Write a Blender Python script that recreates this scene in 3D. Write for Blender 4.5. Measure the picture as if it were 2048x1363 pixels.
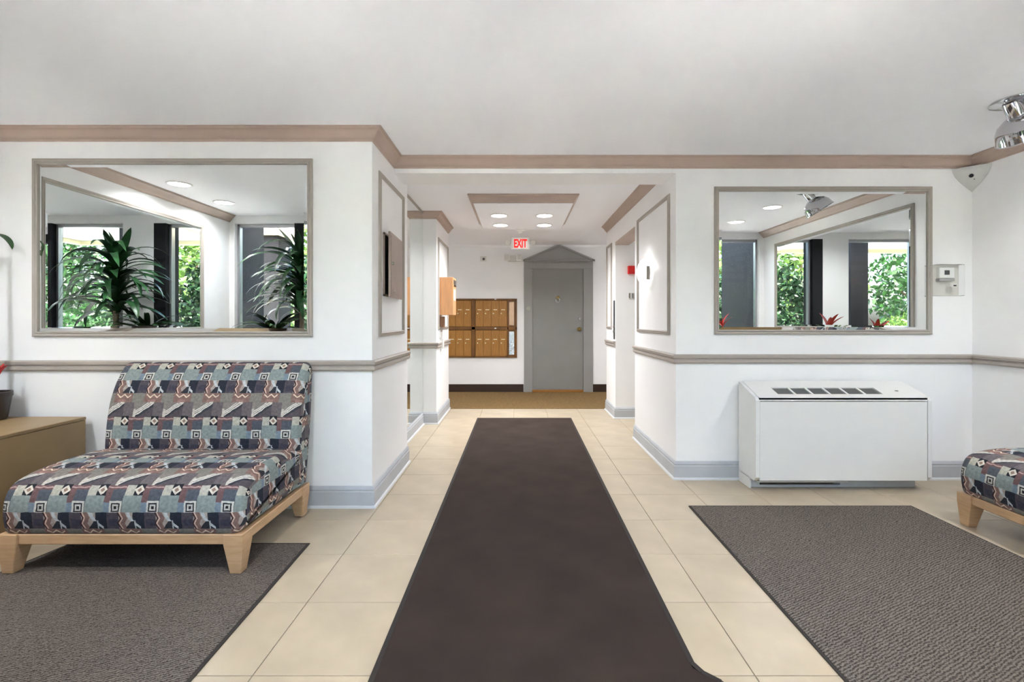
import bpy, bmesh, math, random
from mathutils import Vector, Matrix
random.seed(11)
for o in list(bpy.data.objects): bpy.data.objects.remove(o)
scene = bpy.context.scene
COL = scene.collection
PI = math.pi
# ------------------------------------------------------------------ camera
cam_d = bpy.data.cameras.new('camera')
cam_d.sensor_width = 36.0
cam_d.lens = 17.0
cam_d.shift_x = -11.0 / 2048
cam_d.shift_y = -41.5 / 2048
cam_d.clip_start = 0.05
cam_d.clip_end = 300
cam = bpy.data.objects.new('camera', cam_d)
cam.location = (0, 0, 1.2)
cam.rotation_euler = (PI / 2, 0, 0)
COL.objects.link(cam)
scene.camera = cam
# ------------------------------------------------------------------ sky and sun
world = bpy.data.worlds.new('sky')
scene.world = world
world.use_nodes = True
wn = world.node_tree
for n in list(wn.nodes): wn.nodes.remove(n)
sky = wn.nodes.new('ShaderNodeTexSky')
sky.sky_type = 'NISHITA'
sky.sun_disc = False
sky.sun_elevation = math.radians(52)
sky.sun_rotation = math.radians(10)
sky.air_density = 1.0
sky.dust_density = 5.0
bg = wn.nodes.new('ShaderNodeBackground')
bg.inputs['Strength'].default_value = 1.3
wo = wn.nodes.new('ShaderNodeOutputWorld')
wn.links.new(sky.outputs[0], bg.inputs[0])
wn.links.new(bg.outputs[0], wo.inputs[0])
sun_d = bpy.data.lights.new('sun', 'SUN')
sun_d.energy = 27.0
sun_d.angle = math.radians(1.0)
sun_d.color = (1.0, 0.95, 0.86)
sun = bpy.data.objects.new('sun', sun_d)
sun.rotation_euler = (math.radians(-13), math.radians(-6), 0)
sun.location = (0, 0, 12)
COL.objects.link(sun)
# ------------------------------------------------------------------ exposure
vs = scene.view_settings
vs.view_transform = 'Standard'
vs.look = 'None'
vs.exposure = 0.60
vs.gamma = 1.0
vs.use_curve_mapping = False
DOWN_W = 8.0      # lobby downlights
CORR_W = 10.0      # corridor tray downlights
cy = scene.cycles
try:
    cy.use_denoising = True
    cy.use_light_tree = False
    cy.max_bounces = 10
    cy.diffuse_bounces = 6
    cy.glossy_bounces = 6
    cy.transparent_max_bounces = 24
    cy.sample_clamp_indirect = 0.0
    cy.caustics_refractive = False
    cy.use_adaptive_sampling = True
    cy.adaptive_threshold = 0.05
    cy.adaptive_min_samples = 16
except Exception:
    pass

# ================================================================== helpers
def s2l(c):
    return tuple(((v / 255) / 12.92 if v / 255 <= 0.04045 else (((v / 255) + 0.055) / 1.055) ** 2.4) for v in c)
def rgba(c): return (*s2l(c), 1.0)

class N:
    """node tree helper"""
    def __init__(s, name):
        s.m = bpy.data.materials.new(name); s.m.use_nodes = True
        s.t = s.m.node_tree; s.L = s.t.links
        s.b = s.t.nodes['Principled BSDF']; s.o = s.t.nodes['Material Output']
    def n(s, typ, **kw):
        k = s.t.nodes.new(typ)
        for a, b in kw.items(): setattr(k, a, b)
        return k
    def link(s, a, b): s.L.new(a, b)
def setin(b, k, v):
    if k in b.inputs: b.inputs[k].default_value = v

MATS = {}
def mat(name, col, rough=0.6, metal=0.0, var=0.0, scale=8.0, bump=0.0, bscale=120.0, stretch=None, spec=0.5, emit=None, es=0.0, coat=0.0, col2=None, rnd=0.0):
    h = N(name); b = h.b
    b.inputs['Base Color'].default_value = rgba(col)
    b.inputs['Roughness'].default_value = rough
    b.inputs['Metallic'].default_value = metal
    setin(b, 'Specular IOR Level', spec); setin(b, 'Coat Weight', coat)
    if emit:
        setin(b, 'Emission Color', rgba(emit)); setin(b, 'Emission Strength', es)
    if var or bump or rnd:
        tc = h.n('ShaderNodeTexCoord'); mp = h.n('ShaderNodeMapping')
        if stretch: mp.inputs['Scale'].default_value = stretch
        h.link(tc.outputs['Object'], mp.inputs['Vector'])
    last = None
    if var:
        nz = h.n('ShaderNodeTexNoise'); nz.inputs['Scale'].default_value = scale; nz.inputs['Detail'].default_value = 2 if var < 0.1 else 4
        h.link(mp.outputs[0], nz.inputs['Vector'])
        rp = h.n('ShaderNodeValToRGB')
        c2 = col2 if col2 else tuple(max(0, v * (1 - var)) for v in col)
        c1 = col if col2 else tuple(min(255, v * (1 + var * 0.5)) for v in col)
        rp.color_ramp.elements[0].position = 0.3; rp.color_ramp.elements[0].color = rgba(c2)
        rp.color_ramp.elements[1].position = 0.7; rp.color_ramp.elements[1].color = rgba(c1)
        h.link(nz.outputs['Fac'], rp.inputs[0]); last = rp.outputs[0]
        if rnd:
            oi = h.n('ShaderNodeObjectInfo'); hs = h.n('ShaderNodeHueSaturation'); mr = h.n('ShaderNodeMapRange')
            mr.inputs['To Min'].default_value = 1 - rnd; mr.inputs['To Max'].default_value = 1 + rnd
            h.link(oi.outputs['Random'], mr.inputs['Value']); h.link(mr.outputs[0], hs.inputs['Value'])
            h.link(last, hs.inputs['Color']); last = hs.outputs[0]
        h.link(last, b.inputs['Base Color'])
    if bump:
        nz2 = h.n('ShaderNodeTexNoise'); nz2.inputs['Scale'].default_value = bscale; nz2.inputs['Detail'].default_value = 3
        h.link(mp.outputs[0], nz2.inputs['Vector'])
        bp = h.n('ShaderNodeBump'); bp.inputs['Strength'].default_value = bump; bp.inputs['Distance'].default_value = 0.004
        h.link(nz2.outputs['Fac'], bp.inputs['Height']); h.link(bp.outputs[0], b.inputs['Normal'])
    MATS[name] = h.m
    return h.m

def glass_mat(name, tint=(1, 1, 1), refl=0.06, rough=0.0, ior=1.45):
    h = N(name); h.t.nodes.remove(h.b)
    tr = h.n('ShaderNodeBsdfTransparent'); tr.inputs[0].default_value = (*tint, 1)
    gl = h.n('ShaderNodeBsdfGlossy'); gl.inputs['Roughness'].default_value = rough
    lw = h.n('ShaderNodeFresnel'); lw.inputs['IOR'].default_value = ior
    mx = h.n('ShaderNodeMixShader')
    h.link(lw.outputs[0], mx.inputs[0]); h.link(tr.outputs[0], mx.inputs[1]); h.link(gl.outputs[0], mx.inputs[2])
    h.link(mx.outputs[0], h.o.inputs['Surface'])
    return h.m

ORG = {}
def link_obj(name, me, m, parent):
    o = bpy.data.objects.new(name, me); COL.objects.link(o)
    if m is not None and me is not None and not me.materials: me.materials.append(m)
    if parent is not None:
        o.parent = parent; ORG[o.name] = ORG.get(parent.name, Vector())
    return o
def obj(name, bm, m, parent=None, smooth=False):
    """bmesh in world (or thing-local) coordinates -> one mesh object"""
    off = ORG.get(parent.name, Vector()) if parent is not None else Vector()
    if off.length: bmesh.ops.translate(bm, vec=-off, verts=bm.verts)
    bmesh.ops.recalc_face_normals(bm, faces=bm.faces)
    me = bpy.data.meshes.new(name); bm.to_mesh(me); bm.free()
    if smooth:
        for p in me.polygons: p.use_smooth = True
        try: me.set_sharp_from_angle(angle=math.radians(38))
        except Exception: pass
    return link_obj(name, me, m, parent)
def tag(o, label, cat=None, group=None, kind=None):
    o['label'] = label
    if cat: o['category'] = cat
    if group: o['group'] = group
    if kind: o['kind'] = kind
    return o
def thing(name, label, cat, loc=(0, 0, 0), group=None, kind=None):
    o = bpy.data.objects.new(name, None); COL.objects.link(o); o.empty_display_size = 0.1
    o.location = loc; ORG[o.name] = Vector(loc)
    return tag(o, label, cat, group, kind)
def B(): return bmesh.new()
def bx(bm, lo, hi, bevel=0.0, seg=2, M=None):
    r = bmesh.ops.create_cube(bm, size=1.0)
    vs_ = r['verts']
    for v in vs_:
        v.co = Vector((lo[i] + (v.co[i] + 0.5) * (hi[i] - lo[i]) for i in range(3)))
    if bevel:
        es = list({e for v in vs_ for e in v.link_edges})
        rr = bmesh.ops.bevel(bm, geom=es, offset=bevel, segments=seg, profile=0.6, affect='EDGES')
        vs_ = list({v for f in rr['faces'] for v in f.verts} | {v for v in vs_ if v.is_valid})
    if M is not None: bmesh.ops.transform(bm, matrix=M, verts=vs_)
    return bm
def box(name, lo, hi, m, parent=None, bevel=0.0, seg=2, smooth=False):
    return obj(name, bx(B(), lo, hi, bevel, seg), m, parent, smooth)
def struct(o, label=None):
    o['kind'] = 'structure'
    if label: o['label'] = label
    return o
def lathe(bm, prof, seg=32, M=None, cap=True):
    """prof: [(r, z)], axis z"""
    rings = []
    for r, z in prof:
        if r < 1e-6: rings.append([bm.verts.new((0, 0, z))])
        else: rings.append([bm.verts.new((r * math.cos(2 * PI * k / seg), r * math.sin(2 * PI * k / seg), z)) for k in range(seg)])
    for a, c in zip(rings[:-1], rings[1:]):
        for k in range(seg):
            k2 = (k + 1) % seg
            if len(a) == 1 and len(c) == 1: continue
            if len(a) == 1: bm.faces.new((a[0], c[k], c[k2]))
            elif len(c) == 1: bm.faces.new((a[k], a[k2], c[0]))
            else: bm.faces.new((a[k], a[k2], c[k2], c[k]))
    if M is not None:
        bmesh.ops.transform(bm, matrix=M, verts=[v for r in rings for v in r])
    return bm
def tube(bm, pts, rads, seg=10, cap=True):
    rings = []
    pts = [Vector(p) for p in pts]
    if not hasattr(rads, '__len__'): rads = [rads] * len(pts)
    for i, p in enumerate(pts):
        t = (pts[min(i + 1, len(pts) - 1)] - pts[max(i - 1, 0)]).normalized()
        a = Vector((0, 0, 1)) if abs(t.z) < 0.9 else Vector((1, 0, 0))
        u = t.cross(a).normalized(); w = t.cross(u).normalized()
        rings.append([bm.verts.new(p + rads[i] * (math.cos(2 * PI * k / seg) * u + math.sin(2 * PI * k / seg) * w)) for k in range(seg)])
    for a, c in zip(rings[:-1], rings[1:]):
        for k in range(seg): bm.faces.new((a[k], a[(k + 1) % seg], c[(k + 1) % seg], c[k]))
    if cap:
        bm.faces.new(rings[0]); bm.faces.new(rings[-1][::-1])
    return bm
def sweep(bm, path, prof, closed=False, to3=None):
    """sweep profile [(out, h)] along 2D path; 'out' goes to the right of travel; to3 maps (p2d, h) to 3D"""
    n = len(path); P = [Vector(p) for p in path]
    rings = []
    for i in range(n):
        dirs = []
        if closed or i > 0: dirs.append((P[i] - P[i - 1]).normalized())
        if closed or i < n - 1: dirs.append((P[(i + 1) % n] - P[i]).normalized())
        ns = [Vector((d.y, -d.x)) for d in dirs]
        if len(ns) == 2:
            b = (ns[0] + ns[1]).normalized(); sc = 1.0 / max(0.3, b.dot(ns[0]))
        else: b = ns[0]; sc = 1.0
        ring = []
        for o_, h_ in prof:
            q = P[i] + b * sc * o_
            ring.append(bm.verts.new(to3(q, h_) if to3 else (q.x, q.y, h_)))
        rings.append(ring)
    m = len(prof)
    for i in range(n if closed else n - 1):
        a, c = rings[i], rings[(i + 1) % n]
        for k in range(m): bm.faces.new((a[k], a[(k + 1) % m], c[(k + 1) % m], c[k]))
    if not closed:
        bm.faces.new(rings[0]); bm.faces.new(rings[-1][::-1])
    return bm
def prism(bm, poly, ext, f):
    """polygon [(a,b)] extruded from ext[0] to ext[1]; f(a,b,e)->xyz"""
    r0 = [bm.verts.new(f(a, b, ext[0])) for a, b in poly]; r1 = [bm.verts.new(f(a, b, ext[1])) for a, b in poly]
    n = len(poly)
    for k in range(n): bm.faces.new((r0[k], r0[(k + 1) % n], r1[(k + 1) % n], r1[k]))
    bm.faces.new(r0); bm.faces.new(r1[::-1])
    return bm
def copy_tree(o, parent=None, group=None):
    c = o.copy(); COL.objects.link(c); c.parent = parent
    for ch in list(o.children): copy_tree(ch, c)
    return c

# ================================================================== materials
m_wall = mat('white_wall_paint', (242, 242, 243), 0.62, var=0.015, scale=1.5)
m_ceil = mat('white_ceiling_paint', (243, 244, 249), 0.8, var=0.012, scale=1.2)
m_crown = mat('taupe_crown_paint', (182, 162, 150), 0.45, var=0.03, scale=3)
m_rail = mat('taupe_grey_rail_paint', (176, 167, 159), 0.42, var=0.03, scale=3)
m_base = mat('cool_grey_base_paint', (184, 187, 192), 0.45, var=0.04, scale=4)
m_shoe = mat('pale_grey_shoe_paint', (214, 215, 217), 0.45)
m_frame = mat('taupe_frame_lacquer', (166, 158, 150), 0.36)
m_mirror = mat('silvered_mirror', (238, 241, 240), 0.0, metal=1.0)
m_tile = mat('beige_tile', (188, 173, 149), 0.33, var=0.05, scale=5.0, bump=0.03, bscale=60, rnd=0.025)
m_grout = mat('tan_grout', (138, 122, 98), 0.8)
m_run = mat('dark_brown_runner', (66, 56, 51), 0.95, var=0.09, scale=4.0, bump=0.5, bscale=900, spec=0.1)
m_runb = mat('dark_runner_binding', (44, 38, 35), 0.8)
m_carpet = mat('golden_brown_carpet', (124, 100, 66), 0.95, var=0.18, scale=60, bump=0.5, bscale=500, spec=0.1)
m_dkbase = mat('dark_brown_vinyl_base', (52, 34, 26), 0.5)
m_white = mat('white_enamel', (228, 228, 226), 0.38)
m_whitep = mat('white_plastic', (232, 232, 230), 0.35)
m_offw = mat('warm_white_plastic', (214, 212, 206), 0.4)
m_grey = mat('grey_door_paint', (134, 133, 131), 0.42, var=0.02, scale=4)
m_greyc = mat('grey_casing_paint', (146, 145, 143), 0.42, var=0.02, scale=4)
m_black = mat('black_void', (10, 10, 11), 0.6)
m_dgrey = mat('dark_grey_plastic', (62, 62, 64), 0.5)
m_chrome = mat('chrome', (205, 205, 208), 0.08, metal=1.0)
m_nickel = mat('brushed_nickel', (165, 160, 152), 0.28, metal=1.0)
m_brass = mat('aged_brass', (150, 128, 80), 0.3, metal=1.0)
m_pewter = mat('pewter_brown_metal', (164, 147, 138), 0.36, metal=0.25, var=0.06, scale=6)
m_maple = mat('pale_maple_wood', (208, 172, 134), 0.4, var=0.16, scale=5, stretch=(2, 2, 14), col2=(190, 152, 112))
m_plate = mat('pale_brass', (238, 226, 190), 0.3, metal=0.3)
m_grille = mat('grey_grille_metal', (112, 112, 110), 0.5)
m_mail = mat('golden_brown_wood', (172, 122, 56), 0.42, var=0.2, scale=6, stretch=(10, 10, 1.2), col2=(150, 102, 38))
m_maild = mat('dark_mailbox_wood', (116, 76, 28), 0.45, var=0.15, scale=6)
m_peach = mat('peach_wood_laminate', (206, 152, 106), 0.4, var=0.06, scale=5, stretch=(8, 8, 1))
m_tan = mat('tan_laminate', (158, 132, 94), 0.42, var=0.06, scale=4)
m_red = mat('red_plastic', (200, 24, 24), 0.35)
m_green = mat('dark_green_board', (24, 74, 52), 0.5)
m_bronze = mat('dark_bronze_metal', (40, 41, 43), 0.6, metal=0.0, spec=0.12, var=0.08, scale=3)
m_alu = mat('silver_aluminium', (176, 178, 182), 0.35, metal=0.8)
m_window = glass_mat('window_glass', (0.985, 0.985, 0.985), ior=1.22)
m_clear = glass_mat('clear_acrylic', (0.985, 0.985, 0.985), ior=1.18)
m_conc = mat('pale_concrete', (220, 219, 216), 0.85, var=0.06, scale=2)
m_asph = mat('grey_asphalt', (140, 140, 142), 0.9, var=0.1, scale=4)
m_cream = mat('cream_stucco', (226, 214, 178), 0.8, var=0.03, scale=3)
m_soff = mat('pale_soffit_boards', (214, 224, 216), 0.7)
m_leafd = mat('dark_green_leaf', (24, 58, 28), 0.38, var=0.35, scale=14)
m_leafs = mat('deep_strap_leaf', (34, 72, 38), 0.33, var=0.35, scale=12)
m_leafl = mat('bright_green_leaf', (86, 120, 46), 0.45, var=0.35, scale=8)
m_leafm = mat('mid_green_leaf', (46, 88, 38), 0.45, var=0.35, scale=8)
m_bark = mat('brown_bark', (92, 76, 60), 0.85, var=0.25, scale=12)
m_cane = mat('grey_cane', (140, 128, 108), 0.75, var=0.2, scale=20)
m_pot = mat('dark_ceramic', (58, 50, 46), 0.35)
m_potw = mat('white_ceramic', (196, 192, 184), 0.35)
m_flower = mat('red_bract', (196, 52, 48), 0.45)
m_soil = mat('dark_soil', (46, 36, 28), 0.95)
def emit_mat(name, col, s):
    h = N(name); h.t.nodes.remove(h.b)
    e = h.n('ShaderNodeEmission'); e.inputs[0].default_value = rgba(col); e.inputs[1].default_value = s
    h.link(e.outputs[0], h.o.inputs['Surface']); return h.m
m_glow = emit_mat('lamp_diffuser', (255, 250, 242), 9.0)
m_sglow = emit_mat('sconce_glass', (255, 252, 246), 1.5)
m_exit = mat('exit_red', (205, 20, 24), 0.4, emit=(230, 30, 30), es=0.6)
m_exitf = mat('exit_face', (244, 236, 232), 0.4, emit=(255, 230, 225), es=0.12)

# rugs: ribbed heather loop pile
def rug_mat(name, ca, cb, rot):
    h = N(name); b = h.b; b.inputs['Roughness'].default_value = 0.95; setin(b, 'Specular IOR Level', 0.1)
    tc = h.n('ShaderNodeTexCoord'); mp = h.n('ShaderNodeMapping'); mp.inputs['Rotation'].default_value = (0, 0, rot)
    h.link(tc.outputs['Object'], mp.inputs[0])
    wv = h.n('ShaderNodeTexWave'); wv.wave_type = 'BANDS'; wv.inputs['Scale'].default_value = 27; wv.inputs['Distortion'].default_value = 5.0; wv.inputs['Detail'].default_value = 3; wv.inputs['Detail Scale'].default_value = 2.2
    h.link(mp.outputs[0], wv.inputs['Vector'])
    nz = h.n('ShaderNodeTexNoise'); nz.inputs['Scale'].default_value = 230; nz.inputs['Detail'].default_value = 3
    h.link(mp.outputs[0], nz.inputs['Vector'])
    mx = h.n('ShaderNodeMath', operation='MULTIPLY'); h.link(wv.outputs['Fac'], mx.inputs[0]); mx.inputs[1].default_value = 0.34
    ad = h.n('ShaderNodeMath', operation='MULTIPLY_ADD'); h.link(nz.outputs['Fac'], ad.inputs[0]); ad.inputs[1].default_value = 1.0; h.link(mx.outputs[0], ad.inputs[2])
    rp = h.n('ShaderNodeValToRGB'); rp.color_ramp.elements[0].position = 0.42; rp.color_ramp.elements[0].color = rgba(ca)
    rp.color_ramp.elements[1].position = 0.88; rp.color_ramp.elements[1].color = rgba(cb)
    h.link(ad.outputs[0], rp.inputs[0]); h.link(rp.outputs[0], b.inputs['Base Color'])
    bp = h.n('ShaderNodeBump'); bp.inputs['Strength'].default_value = 0.8; bp.inputs['Distance'].default_value = 0.004
    h.link(ad.outputs[0], bp.inputs['Height']); h.link(bp.outputs[0], b.inputs['Normal'])
    return h.m
m_rug = rug_mat('heather_brown_rug', (54, 48, 44), (128, 119, 111), -2.04)
m_rugb = mat('rug_binding', (52, 46, 42), 0.9)

# upholstery: woven collage of squares, zigzags, diamonds (UV in metres)
def fabric():
    h = N('collage_fabric'); b = h.b; b.inputs['Roughness'].default_value = 0.85; setin(b, 'Specular IOR Level', 0.2)
    class E:
        def __init__(s, x): s.x = x
        def op(s, o, y=None, rev=False):
            k = h.n('ShaderNodeMath', operation=o)
            args = [s, y] if not rev else [y, s]
            for i, a in enumerate(args):
                if a is None: continue
                a = a.x if isinstance(a, E) else a
                if isinstance(a, (int, float)): k.inputs[i].default_value = a
                else: h.link(a, k.inputs[i])
            return E(k.outputs[0])
        def __add__(s, y): return s.op('ADD', y)
        def __radd__(s, y): return s.op('ADD', y)
        def __sub__(s, y): return s.op('SUBTRACT', y)
        def __rsub__(s, y): return s.op('SUBTRACT', y, True)
        def __mul__(s, y): return s.op('MULTIPLY', y)
        def __rmul__(s, y): return s.op('MULTIPLY', y)
        def gt(s, y): return s.op('GREATER_THAN', y)
        def lt(s, y): return s.op('LESS_THAN', y)
        def abs(s): return s.op('ABSOLUTE')
        def frac(s): return s.op('FRACT')
        def max(s, y): return s.op('MAXIMUM', y)
        def pp(s, y): return s.op('PINGPONG', y)
    tc = h.n('ShaderNodeTexCoord'); sp = h.n('ShaderNodeSeparateXYZ'); h.link(tc.outputs['UV'], sp.inputs[0])
    nzv = h.n('ShaderNodeTexNoise'); nzv.inputs['Scale'].default_value = 26
    h.link(tc.outputs['UV'], nzv.inputs['Vector'])
    wob = (E(nzv.outputs['Fac']) - 0.5) * 0.05
    u0 = E(sp.outputs[0]) * (1 / 0.175) + wob; v0 = E(sp.outputs[1]) * (1 / 0.345) + wob * 0.5
    u, v = u0.frac(), v0.frac()
    cur = [None]
    def put(mask, col, fac=1.0):
        k = h.n('ShaderNodeMix', data_type='RGBA')
        mk = (mask * fac) if fac != 1.0 else mask
        h.link(mk.x, k.inputs[0])
        if cur[0] is None: k.inputs[6].default_value = rgba((92, 84, 88))
        else: h.link(cur[0], k.inputs[6])
        k.inputs[7].default_value = rgba(col)
        cur[0] = k.outputs[2]
    def rect(a, c, e, f): return u.gt(a) * u.lt(c) * v.gt(e) * v.lt(f)
    sage, cream, navy, slate = (134, 144, 138), (206, 200, 186), (42, 48, 62), (64, 66, 76)
    rust, mauve, maroon, blue = (138, 102, 92), (112, 100, 104), (118, 82, 82), (136, 156, 172)
    # row 1: v 0 - .23
    put(rect(0.10, 0.44, 0, 0.23), (84, 76, 86))
    put(rect(0.15, 0.40, 0.09, 0.19), (60, 60, 82), 0.7)
    put(rect(0.42, 0.82, 0, 0.23), (176, 160, 150))
    put(u.gt(0.80).max(u.lt(0.10)) * v.lt(0.23), navy)
    zz = (v * 13.0).pp(1.0) * 0.075
    put((u - 0.44 - zz).gt(0.0) * (u - 0.58 - zz).lt(0.0) * v.lt(0.23), rust)
    put((u - 0.44 - zz).abs().lt(0.022) * v.lt(0.23), (220, 182, 160))
    put((u - 0.40 - zz).abs().lt(0.022) * v.lt(0.23), (70, 42, 42))
    cv = u - 0.66 - v * v * 5.0 - v * 0.5
    put(cv.abs().lt(0.05) * v.lt(0.23) * u.gt(0.55), (196, 202, 206))
    put((u - 0.86).abs().lt(0.016) * v.gt(0.11) * v.lt(0.23), (180, 186, 192))
    put((u + v * 1.4).gt(0.92) * u.lt(0.84) * v.gt(0.12) * v.lt(0.23), (50, 54, 62))
    # row 2: v .23 - .39
    put(rect(0.0, 0.40, 0.23, 0.40), (136, 132, 122))
    put(rect(0.40, 1.0, 0.23, 0.40), rust)
    zh = (u * 8.4).pp(1.0) * 0.05
    put((v - 0.255 - zh).abs().lt(0.012) * u.gt(0.46) * u.lt(0.93), (232, 206, 176))
    put(rect(0.55, 0.80, 0.34, 0.42), (160, 116, 104))
    # row 3: v .39 - .64
    put(rect(0.12, 0.78, 0.39, 0.64), (140, 132, 124))
    dg = (u - 0.12) * 0.36 + v - 0.64
    put(dg.gt(0.0) * rect(0.12, 0.78, 0.39, 0.64), slate)
    put(dg.gt(0.055) * rect(0.30, 0.78, 0.39, 0.64), (92, 84, 90))
    for off in (0.0, -0.036, -0.068):
        put((dg - off).abs().lt(0.010) * rect(0.12, 0.78, 0.40, 0.635), (226, 222, 212))
    put(rect(0.12, 0.20, 0.50, 0.64), (206, 198, 184), 0.8)
    put(rect(0.64, 0.78, 0.385, 0.415), cream)
    put(u.gt(0.78).max(u.lt(0.12)) * v.gt(0.39) * v.lt(0.64), (112, 103, 106))
    # row 4: v .62 - .78
    put(rect(0.0, 0.51, 0.64, 0.87), maroon)
    put(rect(0.17, 0.51, 0.70, 0.87), (84, 92, 104))
    put((v - 0.665 - (u * 9.0).pp(1.0) * 0.008).abs().lt(0.009) * u.lt(0.5), (186, 150, 144))
    put(rect(0.51, 0.75, 0.64, 0.79), (190, 186, 170))
    put(rect(0.75, 1.0, 0.62, 0.79), (38, 42, 50))
    dm = (u - 0.875).abs() + (v - 0.705).abs() * 1.97
    put(dm.lt(0.135), (222, 212, 196)); put(dm.lt(0.062), (150, 120, 102))
    # row 5: v .78 - 1
    put(rect(0.50, 1.0, 0.78, 1.0), (140, 154, 152))
    put(rect(0.0, 0.18, 0.87, 1.0), (118, 138, 156))
    sq = ((u - 0.32).abs()).max((v - 0.935).abs() * 1.97)
    put(sq.lt(0.165), (208, 206, 198)); put(sq.lt(0.115), (44, 44, 52)); put(sq.lt(0.08), (200, 198, 188)); put(sq.lt(0.038), (40, 40, 46))
    # mottling
    n2 = h.n('ShaderNodeTexNoise'); n2.inputs['Scale'].default_value = 70; n2.inputs['Detail'].default_value = 4
    h.link(tc.outputs['UV'], n2.inputs['Vector'])
    hs = h.n('ShaderNodeHueSaturation'); hs.inputs['Saturation'].default_value = 0.80
    vv = E(n2.outputs['Fac']) * 0.9 + 0.42
    h.link(vv.x, hs.inputs['Value']); h.link(cur[0], hs.inputs['Color']); h.link(hs.outputs[0], b.inputs['Base Color'])
    n3 = h.n('ShaderNodeTexNoise'); n3.inputs['Scale'].default_value = 420
    h.link(tc.outputs['UV'], n3.inputs['Vector'])
    bp = h.n('ShaderNodeBump'); bp.inputs['Strength'].default_value = 0.3; bp.inputs['Distance'].default_value = 0.002
    h.link(n3.outputs['Fac'], bp.inputs['Height']); h.link(bp.outputs[0], b.inputs['Normal'])
    return h.m
m_fab = fabric()

# ================================================================== dimensions
XL, XR = -3.37, 3.44           # lobby side walls
YL, YR = 3.11, 3.66            # lobby far walls, left and right
YF = 0.55                      # street-side window wall
CX0, CX1 = -0.935, 1.2         # corridor sides
H, HC = 2.425, 2.45            # ceilings
YB = 8.06                      # end wall
YCARP = 6.556
# ================================================================== floor with its tiles
T = 0.4247
fl = box('floor', (XL - 0.15, 0.4, -0.12), (XR + 0.16, YCARP, -0.006), m_grout)
struct(fl, 'beige square tile floor of the lobby and corridor')
tb = B(); bx(tb, (0.0015, 0.0015, -0.012), (T - 0.0015, T - 0.0015, 0.0), 0.0012, 1)
bmesh.ops.recalc_face_normals(tb, faces=tb.faces)
tile_me = bpy.data.meshes.new('tile'); tb.to_mesh(tile_me); tb.free(); tile_me.materials.append(m_tile)
regs = [(XL, 0.5, XR, YL), (CX0, YL, XR, YR), (-1.08, YR, CX1, YCARP - 0.05), (CX1, 4.94, 1.9, 5.92)]
for i in range(-11, 8):
    for j in range(-3, 13):
        x0, y0 = 0.803 + i * T, 1.634 + j * T
        if any(x0 < r[2] - 0.02 and x0 + T > r[0] + 0.02 and y0 < r[3] - 0.02 and y0 + T > r[1] + 0.02 for r in regs):
            t = link_obj('tile', tile_me, None, fl); t.location = (x0, y0, 0)
# ================================================================== walls and ceilings
struct(box('wall_left', (XL - 0.15, 0.4, 0), (XL, YL, H), m_wall), 'white side wall with the tan planter box against it')
struct(box('wall_right', (XR, 0.4, 0), (XR + 0.16, YR, H), m_wall), 'white side wall behind the cropped patterned chair')
struct(box('wall_lobby_left', (XL - 0.15, YL, 0), (CX0, 4.1, HC), m_wall), 'white wall carrying the mirror above the patterned chair')
struct(box('wall_corridor_recess', (-1.5, 4.1, 0), (-1.10, 5.6, HC), m_wall), 'recessed corridor wall covered by tall mirror')
struct(box('wall_corridor_left', (-4.2, 5.6, 0), (-0.94, 6.6, HC), m_wall), 'white corridor pier with the peach wooden drop box')
struct(box('wall_lobby_right', (CX1, YR, 0), (XR + 0.16, 4.94, HC), m_wall), 'white wall carrying the mirror above the heating unit')
struct(box('wall_corridor_right', (CX1, 5.92, 0), (4.2, 6.52, HC), m_wall), 'white corridor pier beyond the elevator opening')
struct(box('wall_alcove', (2.2, 4.94, 0), (2.4, 5.92, HC), m_wall), 'side wall of the elevator alcove')
struct(box('wall_alcove_header', (CX1, 4.94, 2.155), (2.2, 5.92, HC), m_wall), 'white header over the elevator opening')
struct(box('trim_opening_head', (CX1 - 0.004, 4.942, 2.118), (1.36, 5.918, 2.155), m_crown), 'taupe board under the elevator opening header')
struct(box('wall_beam', (CX0, YR, 2.312), (CX1, 3.97, HC), m_wall), 'white beam across the corridor mouth')
struct(box('wall_back', (-4.2, YB, 0), (4.2, YB + 0.15, HC), m_wall), 'white end wall with mailboxes and grey door')
struct(box('wall_hall_left', (-4.35, 6.6, 0), (-4.2, YB + 0.15, HC), m_wall), 'end of the cross hallway on the mailbox side')
struct(box('wall_hall_right', (4.2, 6.52, 0), (4.35, YB + 0.15, HC), m_wall), 'end of the cross hallway on the door side')
struct(box('ceiling', (XL - 0.15, 0.4, H), (XR + 0.16, YR + 0.02, H + 0.16), m_ceil), 'white lobby ceiling')
struct(box('ceiling_corridor', (-4.35, YR + 0.02, HC), (4.35, YB + 0.15, HC + 0.14), m_ceil), 'white corridor ceiling')
hf = box('floor_hallway', (-4.2, YCARP, -0.1), (4.2, YB, 0.008), m_carpet)
struct(hf, 'golden brown carpet of the cross hallway')
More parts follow.
